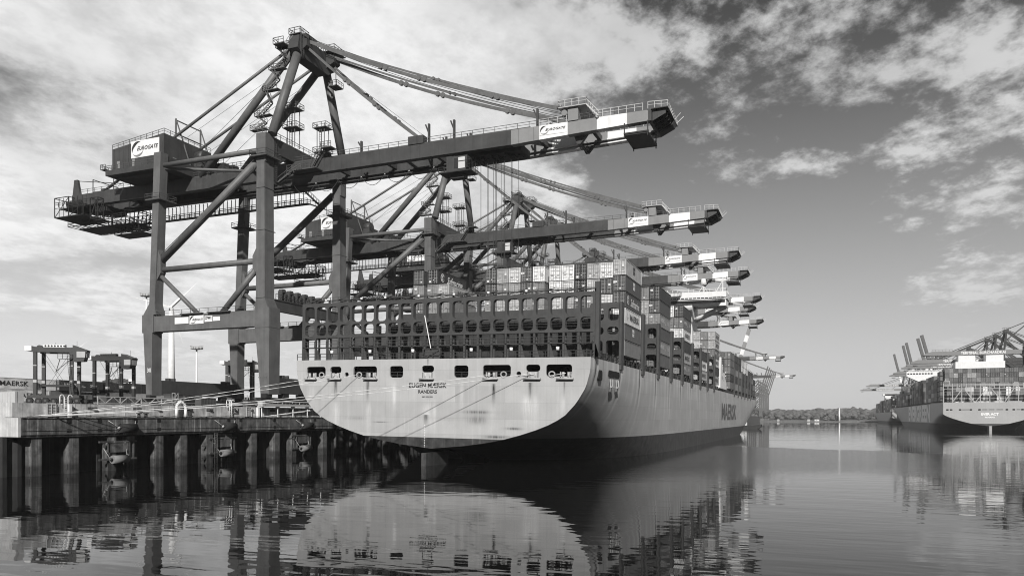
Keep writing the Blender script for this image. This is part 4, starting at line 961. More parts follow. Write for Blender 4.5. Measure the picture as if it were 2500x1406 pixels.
for i,(y,dy) in enumerate(((86.6,0),(109.2,0),(132.2,0))):          # fender frames and the light rollers
    b = B()
    for z in (1.6,4.3): b.box(-101.1,-100.85,y-1.9,y+4.9,z,z+.28)
    b.box(-101.05,-100.9,y-.4,y+3.4,2.8,4.2)
    for yy in (y-1.2,y-.2,y+3.5,y+4.3): b.box(-101.1,-100.9,yy,yy+.2,1.7,4.4)
    fl = b.build('fender_frame', M_pile, wl)
for i,(y,lab) in enumerate(((86.3,'pale roller fender low on the quay piles, nearest of three'),(109.3,'pale roller fender low on the quay piles, middle of three beside the long ladder'),(132.4,'pale roller fender low on the piles, closest to the ship stern'))):
    o = thing('roller_fender', lab, 'fender', (-100.1,y,1.75), 'pale roller fenders between the piles')
    b = B(); b.tube((-100.1,y,1.75),(-100.1,y+2.7,1.75),.62,n=20); b.build('roller', mat('pale_rubber',.2,.7,.15), o)
    b = B(); b.tube((-100.1,y-.02,1.75),(-100.1,y-.3,1.75),.24,n=12); b.build('roller_hub', M_slot, o)
    b = B(); b.tube((-100.1,y-.25,1.75),(-101,y-.9,3.6),.05,n=5); b.tube((-100.1,y+2.8,1.75),(-101,y+3.3,3.4),.05,n=5); b.build('chain', M_galv, o)
for i,(y,lab) in enumerate(((87.6,'black cylindrical fender chained to the quay beam, nearest the camera'),(109.8,'black cylindrical fender chained to the quay beam above the ladder'),(132.8,'black cylindrical fender on the quay beam nearest the ship stern'))):
    o = thing('rubber_fender', lab, 'fender', (-100.0,y,6.5), 'black fenders along the quay beam')
    b = B(); b.tube((-99.95,y,6.5),(-99.95,y+2.8,6.5),.68,n=20); b.build('roller', M_rubber, o)
    b = B(); b.tube((-99.95,y,6.5),(-100.6,y-1.6,7.7),.05,n=5); b.tube((-99.95,y-.1,6.5),(-99.95,y-.3,6.6),.22,n=8); b.tube((-99.95,y+2.8,6.5),(-100.6,y+3.4,7.6),.07,n=5); b.build('chain', M_galv, o)
# things on the quay
def P3(*a): return a
o = thing('pipe_arch', 'thick white pipe arch standing on the quay beam before the parapet', 'pipe arch', (-103,102.9,8.2))
b = B(); b.tube((-103.2,101.95,8.2),(-103.2,101.95,9.8),.24); b.tube((-103.2,104.0,8.2),(-103.2,104.0,9.8),.24)
pts = [(-103.2,102.975-1.025*math.cos(math.pi*i/10),9.8+.95*math.sin(math.pi*i/10)) for i in range(11)]
for p,q in zip(pts,pts[1:]): b.tube(p,q,.24)
b.build('arch_pipe', M_white, o); b = B(); b.box(-103.3,-103.1,102.9,103.05,10.9,11.2); b.build('lamp', M_galv, o)
for y,nm,lab in ((81.0,'a','tall white ladder hoops standing near the left end of the parapet'),(115.2,'b','small white ladder hoops on the parapet left of the lettered sign')):
    o = thing('quay_ladder', lab, 'ladder', (-103.7,y,8.2), 'hooped ladders on the parapet')
    b = B()
    for d in (0,.62): b.tube((-103.6,y+d,8.2),(-103.6,y+d,11.2),.07,n=8)
    for k in range(9): b.tube((-103.6,y,8.5+k*.3),(-103.6,y+.62,8.5+k*.3),.03,n=6)
    for d,e in ((-.72,0),(.62,1.34)):
        pts = [(-103.6,y+(d+e)/2-.33*math.cos(math.pi*i/8),11.2+.3*math.sin(math.pi*i/8)) for i in range(9)]
        for p,q in zip(pts,pts[1:]): b.tube(p,q,.07,n=6)
    b.tube((-103.6,y-.7,10),(-103.6,y-.7,11.2),.07,n=8); b.tube((-103.6,y,10.2),(-103.6,y-.7,10.0),.05,n=6)
    b.build('hoop_rails', M_white, o)
o = thing('mooring_sign', 'white pointed sign with a black letter R struck by a diagonal', 'sign', (-103.9,116.2,8.9))
b = B(); b.box(-103.92,-103.86,116.5,117.9,8.9,10.0); b.prism([(116.45,8.95),(116.45,9.95),(115.6,9.45)],'x',-103.92,-103.86); b.build('sign_board', M_white, o)
b = B(); add_text(b,'R',(-103.86,116.9,9.12),(0,1,0),(0,0,1),.6,.68,.03,0,.02)
for a,c in (((116.62,9.0),(117.78,9.0)),((116.62,9.9),(117.78,9.9)),((116.62,9.0),(116.62,9.9)),((117.78,9.0),(117.78,9.9)),((116.7,9.9),(117.7,9.05))): b.beam((-103.84,a[0],a[1]),(-103.84,c[0],c[1]),.07)
b.build('lettering', M_ink, o)
for y,lab in ((80.0-1.6,'white slatted gate panel on the parapet beside the tall ladder hoops'),(120.1,'white slatted gate panel on the parapet right of the lettered sign')):
    o = thing('gate_panel', lab, 'gate', (-103.8,y,8.3), 'slatted gate panels on the parapet')
    b = B()
    for k in range(5): b.box(-103.85,-103.78,y,y+1.4,8.35+k*.42,8.65+k*.42)
    for d in (0,.68,1.36): b.box(-103.78,-103.7,y+d,y+d+.07,8.25,10.1)
    b.build('slats', M_galv, o)
for y,lab in ((83.0-1.4,'white post on the quay beam right of the slatted gate and ladder hoops'),(122.9,'white post at the left end of the pale access platform')):
    o = thing('quay_post', lab, 'post', (-103.5,y,8.2), 'white posts on the quay')
    b = B(); b.box(-103.8,-103.3,y,y+.45,8.2,10.1); b.box(-103.82,-103.28,y-.04,y+.49,10.1,10.18); b.build('post_body', M_white, o)
for y,lab in ((92.6,'dark bollard on the quay beam, left of a pair'),(94.0,'dark bollard on the quay beam, right of a pair')):
    o = thing('mooring_bollard', lab, 'bollard', (-101.6,y,8.2), 'bollards on the quay beam')
    b = B(); b.tube((-101.6,y,8.2),(-101.6,y,8.75),.28,.22,n=12); b.tube((-101.6,y,8.75),(-101.6,y,8.9),.42,n=12); b.build('bollard_body', M_gear, o)
o = thing('access_platform', 'long pale footbridge with posts on the quay beside the ship stern', 'footbridge', (-103,130,8.2))
b = B(); b.box(-103.6,-102.6,123.4,146,10.4,10.9); b.box(-103.7,-102.5,123.2,124,10.3,11.3); b.build('bridge_deck', M_galv, o)
for y in (123.5,128.4,133.3,138.2,143): b = B(); b.box(-103.1,-102.95,y,y+.14,8.2,10.4); b.box(-103.3,-102.8,y-.3,y+.4,10.2,10.4); b.build('post', M_white, o)
b = B(); b.rail([(-102.6,124,10.9),(-102.6,146,10.9)],.45,5,.05,False); b.build('railing', M_galv, o)
o = thing('site_container', 'plain white box on the quay corner at the left edge', 'box', (-104.5,70,10.1))
b = B(); b.box(-112,-104.2,74.0,75.2,10.12,11.75); b.box(-104.9,-104.15,73.9,74.2,10.12,11.8)
for k in range(14): b.box(-111.9+k*.55,-111.8+k*.55,73.96,74.0,10.3,11.6)
b.build('box_shell', mat('box_offwhite',.5,.6,.1), o)
# lattice barrier, switch boxes
o = thing('lattice_gangway', 'low white lattice truss lying behind the parapet', 'gangway', (-106,95,10.1))
b = B(); ya = 88.0
for z in (10.4,11.45): b.beam((-105.2,ya,z),(-105.2,ya+17,z),.12); b.beam((-106,ya,z),(-106,ya+17,z),.12)
for k in range(12): b.beam((-105.2,ya+k*1.42,10.4 if k%2 else 11.45),(-105.2,ya+1.42+k*1.42,11.45 if k%2 else 10.4),.1)
for k in range(5): b.beam((-105.2,ya+k*4.2,10.1),(-105.2,ya+k*4.2,11.45),.12)
b.build('truss', M_galv, o)
for i,(x,y,h,lab) in enumerate(((-107.5,105.2,2.4,'small white lattice mast on the quay under the sill beam'),(-118,136,3.0,'white lattice mast between the near crane legs'))):
    o = thing('lattice_mast', lab, 'mast', (x,y,10.1), 'small lattice masts on the quay')
    b = B(); 
    for dx in (0,.7):
        for dy in (0,.7): b.beam((x+dx,y+dy,10.1),(x+dx,y+dy,10.1+h),.08)
    for k in range(3): b.beam((x+.7,y,10.1+k*h/3),(x+.7,y+.7,10.1+(k+1)*h/3),.06); b.beam((x,y,10.1+(k+1)*h/3),(x+.7,y,10.1+(k+1)*h/3),.06)
    b.build('lattice', M_galv, o)
rnd2 = random.Random(11)
for i,(x,y,w,d,h,lab) in enumerate(((-110,108,1.6,3,2.2,'grey switch cabinet under the landside sill beam'),(-112,118,1.5,4,1.8,'grey cabinet behind the arch pipe'),(-109.5,127.5,1.2,2.4,1.6,'low grey cabinet left of the waterside crane leg'),(-114,99,1.4,5,1.5,'low dark box between barrier truss and mast'))):
    o = thing('equipment_box', lab, 'equipment box', (x,y,10.1), 'equipment boxes on the quay')
    b = B(); b.box(x-w/2,x+w/2,y-d/2,y+d/2,10.3,10.1+h); b.box(x-w/2-.1,x+w/2+.1,y-d/2-.1,y+d/2+.1,10.1+h,10.2+h); b.box(x-w/2+.1,x+w/2-.1,y-d/2+.1,y+d/2-.1,10.1,10.3)
    for k in range(int(d/.8)): b.box(x+w/2,x+w/2+.04,y-d/2+.1+k*.8,y-d/2+.2+k*.8,10.4,10+h)
    b.build('cabinet', M_grate, o)
# ------------------------------------------------------------------ yard containers
GY = 'containers stacked in the yard behind the straddle carriers'
def yc(y, tier, tn, lt, lab, x=-189.2, L=13.2):
    return container(Matrix.Translation((x,y,9.45+2.92*tier)), L, tn, lab, GY, lt)
yc(125.6,2,'white','maersk','pale container with black lettering and star, top row at the far left of the yard')
yc(139.1,2,'white',None,'plain light container in the top row just left of the dark lettered one',x=-190.2,L=13.2)
yc(145.2,2,'dark','sud','dark container with white two word lettering and wings behind the straddle carriers',x=-188.6)
yc(158.8,2,'dark',None,'plain dark container in the top row right of the white lettered one')
yc(172.3,2,'black','mscw','near black top row container with small white letters left of the crane leg')
yc(185.8,2,'dark',None,'dark top row container partly behind the crane leg')
yc(129.5,1,'white','maersk','pale container with black lettering and star, second row under the top left one')
yc(116,1,'light',None,'light second row container at the left edge behind the white box')
yc(143.0,1,'grey',None,'grey second row container under the dark white lettered one')
yc(156.5,1,'mid',None,'mid grey ribbed second row container behind the second carrier')
yc(170,1,'light','msc','light second row container with small stacked dark letters near the crane leg')
yc(183.5,1,'mid',None,'mid grey second row container behind the crane sill')
for k in range(7): yc(112+k*13.5,0,['mid','light','grey'][k%3],None,'%s bottom row yard container, %s from the left' % (['mid grey','light','grey'][k%3], ORD[k]))
# ------------------------------------------------------------------ straddle carriers
M_carr = mat('carrier_paint', .045, .5, .2)
def carrier(label, loc, rot, pale=False):
    t = thing('straddle_carrier', label, 'straddle carrier', (0,0,0), 'straddle carriers on the quay')
    L, W, H = 7.2, 4.6, 12.6
    md = M_carr
    for y in (-W/2, W/2):
        b = B(); b.box(-L/2-1.6,L/2+1.6,y-.35,y+.35,1.3,1.9); b.build('sill_beam', md, t)
        for x in (-L/2, L/2):
            b = B(); b.box(x-.34,x+.34,y-.3,y+.3,1.9,H-1.0)
            b.cur = 1; b.box(x-.36,x+.36,y-.32,y+.32,4.6,5.2); b.box(x-.36,x+.36,y-.32,y+.32,8.2,8.4)
            b.build('leg', [md, M_galv], t)
        b = B(); b.box(-L/2-.6,L/2+.6,y-.35,y+.35,H-1.4,H-.35); b.build('top_beam', md, t)
        for k in range(4):
            x = -L/2-1.1+k*(L+2.2)/3; b = B(); b.tube((x,y-.3,.7),(x,y+.3,.7),.7,n=18); w = b.build('wheel', M_rubber, t)
            b = B(); b.tube((x,y-.33,.7),(x,y+.33,.7),.28,n=12); b.build('rim', M_grate, w)
    b = B(); b.box(-L/2-.4,-L/2+.3,-W/2+.31,W/2-.31,H-1.0,H-.5); b.box(L/2-.3,L/2+.4,-W/2+.31,W/2-.31,H-1.0,H-.5); b.box(-L/2+1.2,L/2-2,-1,1,H-.7,H-.2)
    b.tube((-L/2+.9,-W/2-.3,H-.5),(-L/2+.9,-W/2+.5,H-.5),.6,n=14); b.build('cross_frame', md, t)
    b = B(); b.box(-L/2-2.0,-L/2-.65,-W/2-.3,W/2+.3,H-1.1,H-.1); b.build('power_box', M_white, t)
    b = B(); b.box(-L/2+1.7,L/2-1.2,-W/2-.25,-W/2+.6,H-.34,H+.25); cb = b.build('cooling_box', M_white if not pale else md, t)
    b = B()
    for k in range(7): b.tube((-L/2+2.1+k*.62,-W/2-.25,H-.05),(-L/2+2.1+k*.62,-W/2-.32,H-.05),.2,n=10)
    b.build('fan', M_gear, cb)
    b = B(); b.hexa([(L/2+.4,-W/2-.6,H-3.4),(L/2+2.6,-W/2-.6,H-3.3),(L/2+2.6,-W/2+1.6,H-3.3),(L/2+.4,-W/2+1.6,H-3.4),(L/2+.4,-W/2-.6,H+.2),(L/2+3.3,-W/2-.6,H-.9),(L/2+3.3,-W/2+1.6,H-.9),(L/2+.4,-W/2+1.6,H+.2)])
    cb = b.build('cab', md, t); b = B(); b.box(L/2+1.2,L/2+2.9,-W/2-.66,-W/2-.6,H-2.5,H-1.2); b.box(L/2+3.12,L/2+3.18,-W/2-.4,-W/2+1.4,H-2.5,H-1.2); b.build('window', M_galv, cb)
    b = B(); b.ladder((L/2+.3,-W/2-.5,2),(L/2-.5,-W/2-.5,H-2.5),.5,'x'); b.box(L/2-2.4,L/2+.4,-W/2-1,-W/2-.35,H-2.9,H-2.8); b.rail([(L/2-2.4,-W/2-1,H-2.8),(L/2+.4,-W/2-1,H-2.8)],1.1,1)
    b.beam((L/2-.4,-W/2-.4,H-3.2),(L/2-3,-W/2-.4,7),.12); b.beam((L/2-2.2,-W/2-.4,H-3),(L/2-3,-W/2-.4,6.8),.12)
    for s_ in (-1,1): b.beam((-L/2+.4,s_*1.2,H-1),(1.4,s_*1.0,4.2),.05); b.beam((L/2-.4,s_*1.2,H-1),(-1.4,s_*1.0,4.2),.05)
    b.build('ladder', md, t)
    b = B(); b.box(-3,3,-1.1,1.1,3.8,4.2); b.box(-3.2,-2.8,-1.2,1.2,3.5,4.3); b.box(2.8,3.2,-1.2,1.2,3.5,4.3); b.build('spreader', M_gear, t)
    b = B(); b.beam((0,-1,H),(0,-1,H+.8),.06); b.beam((L/2,1,H),(L/2,1,H+1.4),.05); b.build('aerial', M_gear, t)
    t.location = loc; t.rotation_euler = (0,0,R(rot)); return t
del_o = []
carrier('straddle carrier with white fan box on top, nearest of the group at the left', (-155.8,120.2,11.1), 33)
carrier('straddle carrier with dark fan row, standing right of the nearest one', (-160.0,138.5,10.6), 12, True)
carrier('straddle carrier half hidden behind the far landside crane leg', (-167.5,191,12.4), 32, True).scale = (1,1,1.05)
carrier('small distant straddle carrier seen between the legs of the second one', (-279,244,12), 215, True)
# ------------------------------------------------------------------ masts, turbines
def mast(x,y,zt,lab):
    o = thing('light_mast', lab, 'light mast', (x,y,10.1), 'flood light masts')
    b = B(); b.tube((x,y,10.1),(x,y,zt),.55,.3,n=12); b.build('pole', M_white, o)
    b = B(); b.tube((x,y,zt),(x,y,zt+.4),1.0,2.2,n=14)
    for k in range(12):
        t_ = math.pi*k/6; b.box(x+2*math.cos(t_)-.3,x+2*math.cos(t_)+.3,y+2*math.sin(t_)-.3,y+2*math.sin(t_)+.3,zt+.2,zt+.9)
    for k in range(12):
        t0,t1 = math.pi*k/6, math.pi*(k+1)/6; b.beam((x+2.4*math.cos(t0),y+2.4*math.sin(t0),zt+1.3),(x+2.4*math.cos(t1),y+2.4*math.sin(t1),zt+1.3),.12)
    b.build('lamp_ring', M_galv, o)
mast(-225.5,232.9,34.5,'white flood light mast with round lamp ring between the crane legs')
mast(-243.5,225.5,55,'round lamp ring of a tall mast, left of the near landside crane leg')
def turbine(x,y,zh,r,az,lab,bl=42,zbase=0):
    o = thing('wind_turbine', lab, 'wind turbine', (x,y,10), 'wind turbines behind the terminal')
    b = B(); b.tube((x,y,10),(x,y,zh),r,r*.55,n=16); b.build('tower', M_white, o)
    b = B(); b.tube((x-2,y+2,zh+.3),(x+2.4,y-2.4,zh+.3),1.1,n=12); b.tube((x+2.4,y-2.4,zh+.3),(x+3.4,y-3.4,zh+.3),1.1,.4,n=12); b.build('nacelle', M_white, o)
    for k in range(3):
        t_ = R(az+120*k); d = Vector((math.cos(t_)*.72,math.cos(t_)*.69,math.sin(t_))); p = Vector((x+2.6,y-2.7,zh+.3))
        b = B(); b.beam(p, p+d*bl*.35, 1.3, 1.3, (0,1,0)); b.hexa([p+d*bl*.35+Vector(v)*.8 for v in ((-.4,-.3,-.4),(.4,-.3,-.4),(.4,.3,.4),(-.4,.3,.4))]+[p+d*bl+Vector(v)*.15 for v in ((-.4,-.3,-.4),(.4,-.3,-.4),(.4,.3,.4),(-.4,.3,.4))])
        b.build('blade', M_white, o)
turbine(-389,380,78.5,2.6,47,'white wind turbine with three blades framed by the near crane legs',24)
turbine(-631.6,501.2,66,1.2,40,'small wind turbine blade rising behind the nearest straddle carrier',17)
# ------------------------------------------------------------------ far cranes of simpler build
M_far = mat('far_crane_paint', .1, .6, .1); M_fd = mat('dark_quay_crane_paint', .04, .6, .1)
def far_crane(label, group, xh, s, y, zb, gauge, tip, zt, m, bands=None, text=None, apex=None, back=22, raised=False, H=2.3):
    """xh waterside hinge, s direction of boom (+1/-1), tip (dx,dz) of boom end from hinge"""
    t = thing('container_crane', label, 'container crane', (xh,y,9), group)
    for dx in (0,-gauge*s):
        for dy in (-9,9):
            b = B(); b.taper((xh+dx-1,xh+dx+1,y+dy-.9,y+dy+.9), 9.2, (xh+dx-.8,xh+dx+.8,y+dy-.7,y+dy+.7), zb+3); b.build('leg', m, t)
    b = B(); 
    for dy in (-9,9):
        for z in (24,): b.box(min(xh,xh-gauge*s),max(xh,xh-gauge*s),y+dy-.65,y+dy+.65,z,z+1.8)
        b.beam((xh,y+dy+.1,zb),(xh-gauge*s,y+dy+.1,26),.9)
    for dx in (0,-gauge*s): b.box(xh+dx-.65,xh+dx+.65,y-9,y+9,zb+.6,zb+2.6); b.box(xh+dx-.6,xh+dx+.6,y-11,y+11,9.1,11)
    b.build('portal_frame', m, t)
    b = B()
    for dy in (-2.6,2.6): b.box(min(xh,xh-(gauge+back)*s),max(xh,xh-(gauge+back)*s),y+dy-.5,y+dy+.5,zb-H,zb)
    b.box(min(xh-gauge*s-2*s,xh-(gauge+14)*s),max(xh-gauge*s-2*s,xh-(gauge+14)*s),y-4,y+4,zb+.1,zb+5); b.build('girder', m, t)
    tipx, tipz = xh+tip[0]*s, zb+tip[1]; b = B()
    segs = bands or [(0,1,0)]
    p0 = Vector((xh,0,zb-H/2)); p1 = Vector((tipx,0,tipz-H/2))
    for dy in ((-4.2,4.2) if raised and bands and s > 0 else (-2.6,2.6)):
        for a,c,mi in segs:
            b.cur = mi; q = p0.lerp(p1,a); r = p0.lerp(p1,c); b.beam((q.x,y+dy,q.z),(r.x,y+dy,r.z),H if raised else .9,.9 if raised else H,(0,1,0) if raised else (0,0,1))
    b.cur = 0
    for k in range(8): q = p0.lerp(p1,(k+1)/8.05); b.box(q.x-.2,q.x+.2,y-2.15,y+2.15,q.z-.3,q.z+.3)
    bo = b.build('boom', [m, M_mid, M_white], t)
    if text:
        c = MB(); 
        if s > 0: add_text(c, text[0], (tipx-text[1]-text[2], y-3.07, zb-H+.45),(1,0,0),(0,0,1),text[2],H-.9,.02)
        else: add_text(c, text[0], (tipx+text[1], y-3.07, zb-H+.45),(1,0,0),(0,0,1),text[2],H-.9,.02)
        c.build('lettering', M_white, bo, fix=False)
    if not raised:
        b = B(); b.prism([(tipx,zb-H),(tipx,zb),(tipx+5*s,zb-H*.6),(tipx+5*s,zb-H*.9)],'y',y-3,y+3); b.rail([(tipx,y-3,zb),(tipx-12*s,y-3,zb)],1.2,2,.08)
        b.box(min(tipx,tipx+3*s),max(tipx,tipx+3*s),y-3,y+3,zb-H-1.6,zb-H-1.2); b.build('boom_nose', m, t)
    ax = xh-3*s; b = B()
    for dy in (-1,1):
        b.beam((xh,y+9*dy,zb+2),(ax,y+2.5*dy,apex),1.1); b.beam((xh-gauge*s*.9,y+4*dy,zb),(ax-1*s,y+2.5*dy,apex),1.0); b.beam((xh-(gauge+back-3)*s,y+2.6*dy,zb),(ax-2*s,y+2.5*dy,apex),.4)
        b.beam((xh-gauge*s*.5,y+2.6*dy,zb),(ax,y+2.5*dy,apex-6),.5)
    b.box(ax-1.4,ax+1.4,y-3.2,y+3.2,apex-1.5,apex+1.2); b.rail([(ax-2.5,y-3.3,apex+1.3),(ax+2.5,y-3.3,apex+1.3)],1.2,1.2,.09); b.build('mast', m, t)
    b = B()
    for dy in (-2.4,2.4):
        if not raised:
            for f_,w in ((.35,.35),(.78,.45)):
                q = p0.lerp(p1,f_); b.beam((ax,y+dy,apex),(q.x,y+dy,zb),w)
        else:
            q = p0.lerp(p1,.5); b.beam((ax,y+dy,apex),(q.x,y+dy,q.z),.3)
    b.build('forestay', m, t)
    return t
bd = [(0,.28,0),(.28,.45,1),(.45,.58,2),(.58,.72,1),(.72,.86,2),(.86,1,1)]
far_crane('container crane with raised striped boom behind the ship bow stacks','raised boom cranes at the far end of the left quay',-103,1,1035,63.9,32,(18,60),0,M_far,bd,apex=90,raised=True,H=3.8)
for i in range(6):
    far_crane('small far crane with raised boom beyond the bow, %s of six from the left' % ORD[i],'raised boom cranes at the far end of the left quay',-104,1,1490+50*i,54,26,(14.6,49),0,M_far,None,apex=76,raised=True,H=1.8)
GB = 'dark cranes along the right quay'
M_bb = mat('right_quay_boom_paint', .2, .5, .1)
WT = ['nearest','second','third','fourth','fifth','sixth','seventh','eighth']
for i,(y,xt) in enumerate(((575,68),(653,68),(688,68.5),(720,68),(804,68.5),(847,68.6),(1123,61),(1292,61))):
    far_crane('%s lowered boom crane with white lettering over the right quay ships' % WT[i], GB, 122, -1, y, 51.2, 30, (122-xt,0), 0, M_fd, [(0,1,1)] if False else None, ('TERMINAL BURCHARDKAI', 16.5, 25), apex=70.5, H=2.7)
    t = bpy.context.scene.objects[-1]
for o in bpy.data.objects:
    if o.name.startswith('boom') and o.parent and o.parent.get('group') == GB: o.data.materials[0] = M_bb
for i,(y,xt,zt) in enumerate(((905,98,95),(940,98,95),(1060,98,101),(1100,98,101),(1230,98,100))):
    c = far_crane('raised boom crane on the right quay, %s from the right' % ORD[i], GB, 109, -1, y, 52, 28, (109-xt,zt-52), 0, M_far, [(0,.35,2),(.35,1,0)], apex=72, raised=True, H=2.6)
# right quay ground
b = B(); b.box(128.5,900,530,3000,-2,9.0); b.box(128,128.4,530,3000,-2,9.1); struct(b.build('right_quay_ground', M_yard, None))
# ------------------------------------------------------------------ mooring ropes
def rope(p, q, lab, dip=.5, r=.045):
    p = Vector(p); q = Vector(q); b = B(); n = 18
    pts = [p.lerp(q,i/n)+Vector((0,0,-4*dip*(i/n)*(1-i/n))) for i in range(n+1)]
    b.path(pts, r, 5); o = b.build('mooring_rope', M_rope, None, origin=p); tag(o, lab, 'mooring rope', 'mooring ropes from the stern to the quay'); return o
SH = lambda x,z: M1 @ Vector((x,-.3,z))
rope((-102.6,75.0,8.3),SH(-19.4,15.6),'topmost pale rope from the quay end to the second stern window',.5)
rope((-102.5,75.2,8.3),SH(-14.4,15.5),'second pale rope from the quay end to the third stern window',.6)
rope((-102.4,75.4,8.3),SH(11.2,15.4),'long rope from the quay end to the stern window right of the name',.8)
rope((-102.3,75.6,8.3),SH(18.2,15.6),'longest pale rope passing below the ship name to the small right window',1.0)
rope((-102.3,122.6,8.3),SH(18.6,15.5),'rope from the platform foot rising over the stern to the right',.3)
rope((-102.1,122.9,8.3),SH(24.0,15.6),'lowest rope from the platform foot to the far right stern window',.3)
# ------------------------------------------------------------------ far shore
def blob_mass(name, pts, m, sd=1, sub=2):
    rnd = random.Random(sd); bm = bmesh.new()
    for (x,y,z,r) in pts:
        mt = Matrix.Translation((x,y,z)) @ Matrix.Rotation(rnd.random()*6,4,'Z') @ Matrix.Diagonal((r*rnd.uniform(.9,1.4),r,r*rnd.uniform(.7,1.0),1))
        g = bmesh.ops.create_icosphere(bm, subdivisions=sub, radius=1, matrix=mt)
        for v in g['verts']:
            c = Vector((x,y,z)); v.co = c+(v.co-c)*rnd.uniform(.75,1.2)
    me = bpy.data.meshes.new(name); bm.to_mesh(me); bm.free(); me.materials.append(m)
    o = bpy.data.objects.new(name, me); COL.objects.link(o); return o
M_leaf = mat('tree_leaves', .12, .9, .75, scale=.12, bump=.3); M_leaf2 = mat('pale_tree_leaves', .15, .9, .4, scale=.4, bump=.3); M_trunk = mat('bark', .06, .9, .3)
b = B(); b.prism([(1495,-2),(1495,1.2),(1515,2.2),(1700,9),(2600,16),(2600,-2)],'x',-900,600); struct(b.build('far_shore', mat('shore_grass', .16, .9, .4, scale=.05), None))
pts = []
for i in range(1100):
    x = rnd2.uniform(-170,240); y = rnd2.uniform(1545,1780); g = 3+(y-1545)*.04; r = rnd2.choice((3,4,5,6,7,8.5))*rnd2.uniform(.8,1.1)
    pts.append((x,y,g+r*.8+rnd2.uniform(0,3)*(1 if x < 0 else 1.5),r))
f = blob_mass('forest', pts, M_leaf, 5, 2); tag(f, 'dense dark wood covering the far shore', 'woodland', None, 'stuff')
for x,y,r,h,m,lab in ((14,1520,10.5,9,M_leaf2,'pale round tree on the far shore left of the dark one'),(22,1516,8,6.5,M_leaf,'dark round tree at the water edge left of the white light tower')):
    o = thing('tree', lab, 'tree', (x,y,2)); b = B(); b.tube((x,y,1.5),(x,y,h),.6,.3,n=8)
    for a in range(5): b.tube((x,y,h*.5),(x+4*math.cos(a*1.3),y+4*math.sin(a*1.3),h+3),.25,.1,n=6)
    b.build('trunk', M_trunk, o)
    pp = [(x+rnd2.gauss(0,r*.38),y+rnd2.gauss(0,r*.38),h+rnd2.gauss(0,r*.3),r*rnd2.uniform(.3,.5)) for _ in range(26)]
    pp = [(a,c,max(3,d),e) for a,c,d,e in pp]; cr_ = blob_mass('crown', pp, m, 9); cr_.data.transform(Matrix.Translation((-x,-y,-2))); cr_.parent = o
o = thing('light_tower', 'slim white light tower on the far shore before the wood', 'light tower', (31.5,1500,1))
b = B(); b.tube((31.5,1500,1),(31.5,1500,22),1.5,1.1,n=12); b.tube((31.5,1500,22),(31.5,1500,22.4),2,n=12); b.tube((31.5,1500,22.4),(31.5,1500,24.5),.9,n=10); b.build('tower', mat('bright_white',.9,.4,0), o)
o = thing('water_tower', 'small round water tower rising above the far wood', 'water tower', (132,1660,8))
b = B(); b.tube((132,1660,8),(132,1660,22),.6,n=10); b.tube((132,1660,22),(132,1660,24),1.2,3.2,n=14); b.tube((132,1660,24),(132,1660,25.6),3.2,1.4,n=14); b.build('tank', M_white, o)
for i,(x,y,w,lab) in enumerate(((-20,1505,5,'small white building on the far shore left of the pale tree'),(-6,1507,8,'long low white building on the far shore beside the pale tree'),(-72,1498,4,'small bright hut at the foot of the wood'))):
    o = thing('shore_house', lab, 'house', (x,y,2), 'small buildings on the far shore')
    b = B(); b.box(x-w/2,x+w/2,y-3,y+3,1.5,4.6); b.build('wall', M_white, o); b = B(); b.prism([(x-w/2-.4,4.6),(x+w/2+.4,4.6),(x,6.4)],'y',y-3.3,y+3.3); b.build('roof', M_grate, o)
    b = B(); 
    for k in range(3): b.box(x-w/2+.4+k*w/3.2,x-w/2+1.2+k*w/3.2,y-3.05,y-3,2.4,3.6)
    b.build('window', M_glass, o)
# barge by the bow
o = thing('barge', 'black barge moored beyond the ship bow', 'barge', (-50,565,0))
b = B(); b.prism([(-66,-.6),(-41,-.6),(-38.2,1.6),(-38.2,3.4),(-44,2.6),(-66,2.6)],'y',560,570); b.build('hull', M_gear, o)
b = B(); b.box(-53,-48,562,567,2.65,4.8); b.box(-52.5,-48.5,562.5,566.5,4.8,5); b.beam((-50,564,5),(-50,564,7),.2); b.build('wheelhouse', M_white, o)
b = B(); b.box(-52,-50.8,561.95,562,3.4,4.3); b.box(-50.2,-49,561.95,562,3.4,4.3); b.build('window', M_glass, o)
# quay extension ahead of the ship
b = B(); b.box(-900,-88,1500,1800,-2,6.5); struct(b.build('far_quay', M_conc2, None))
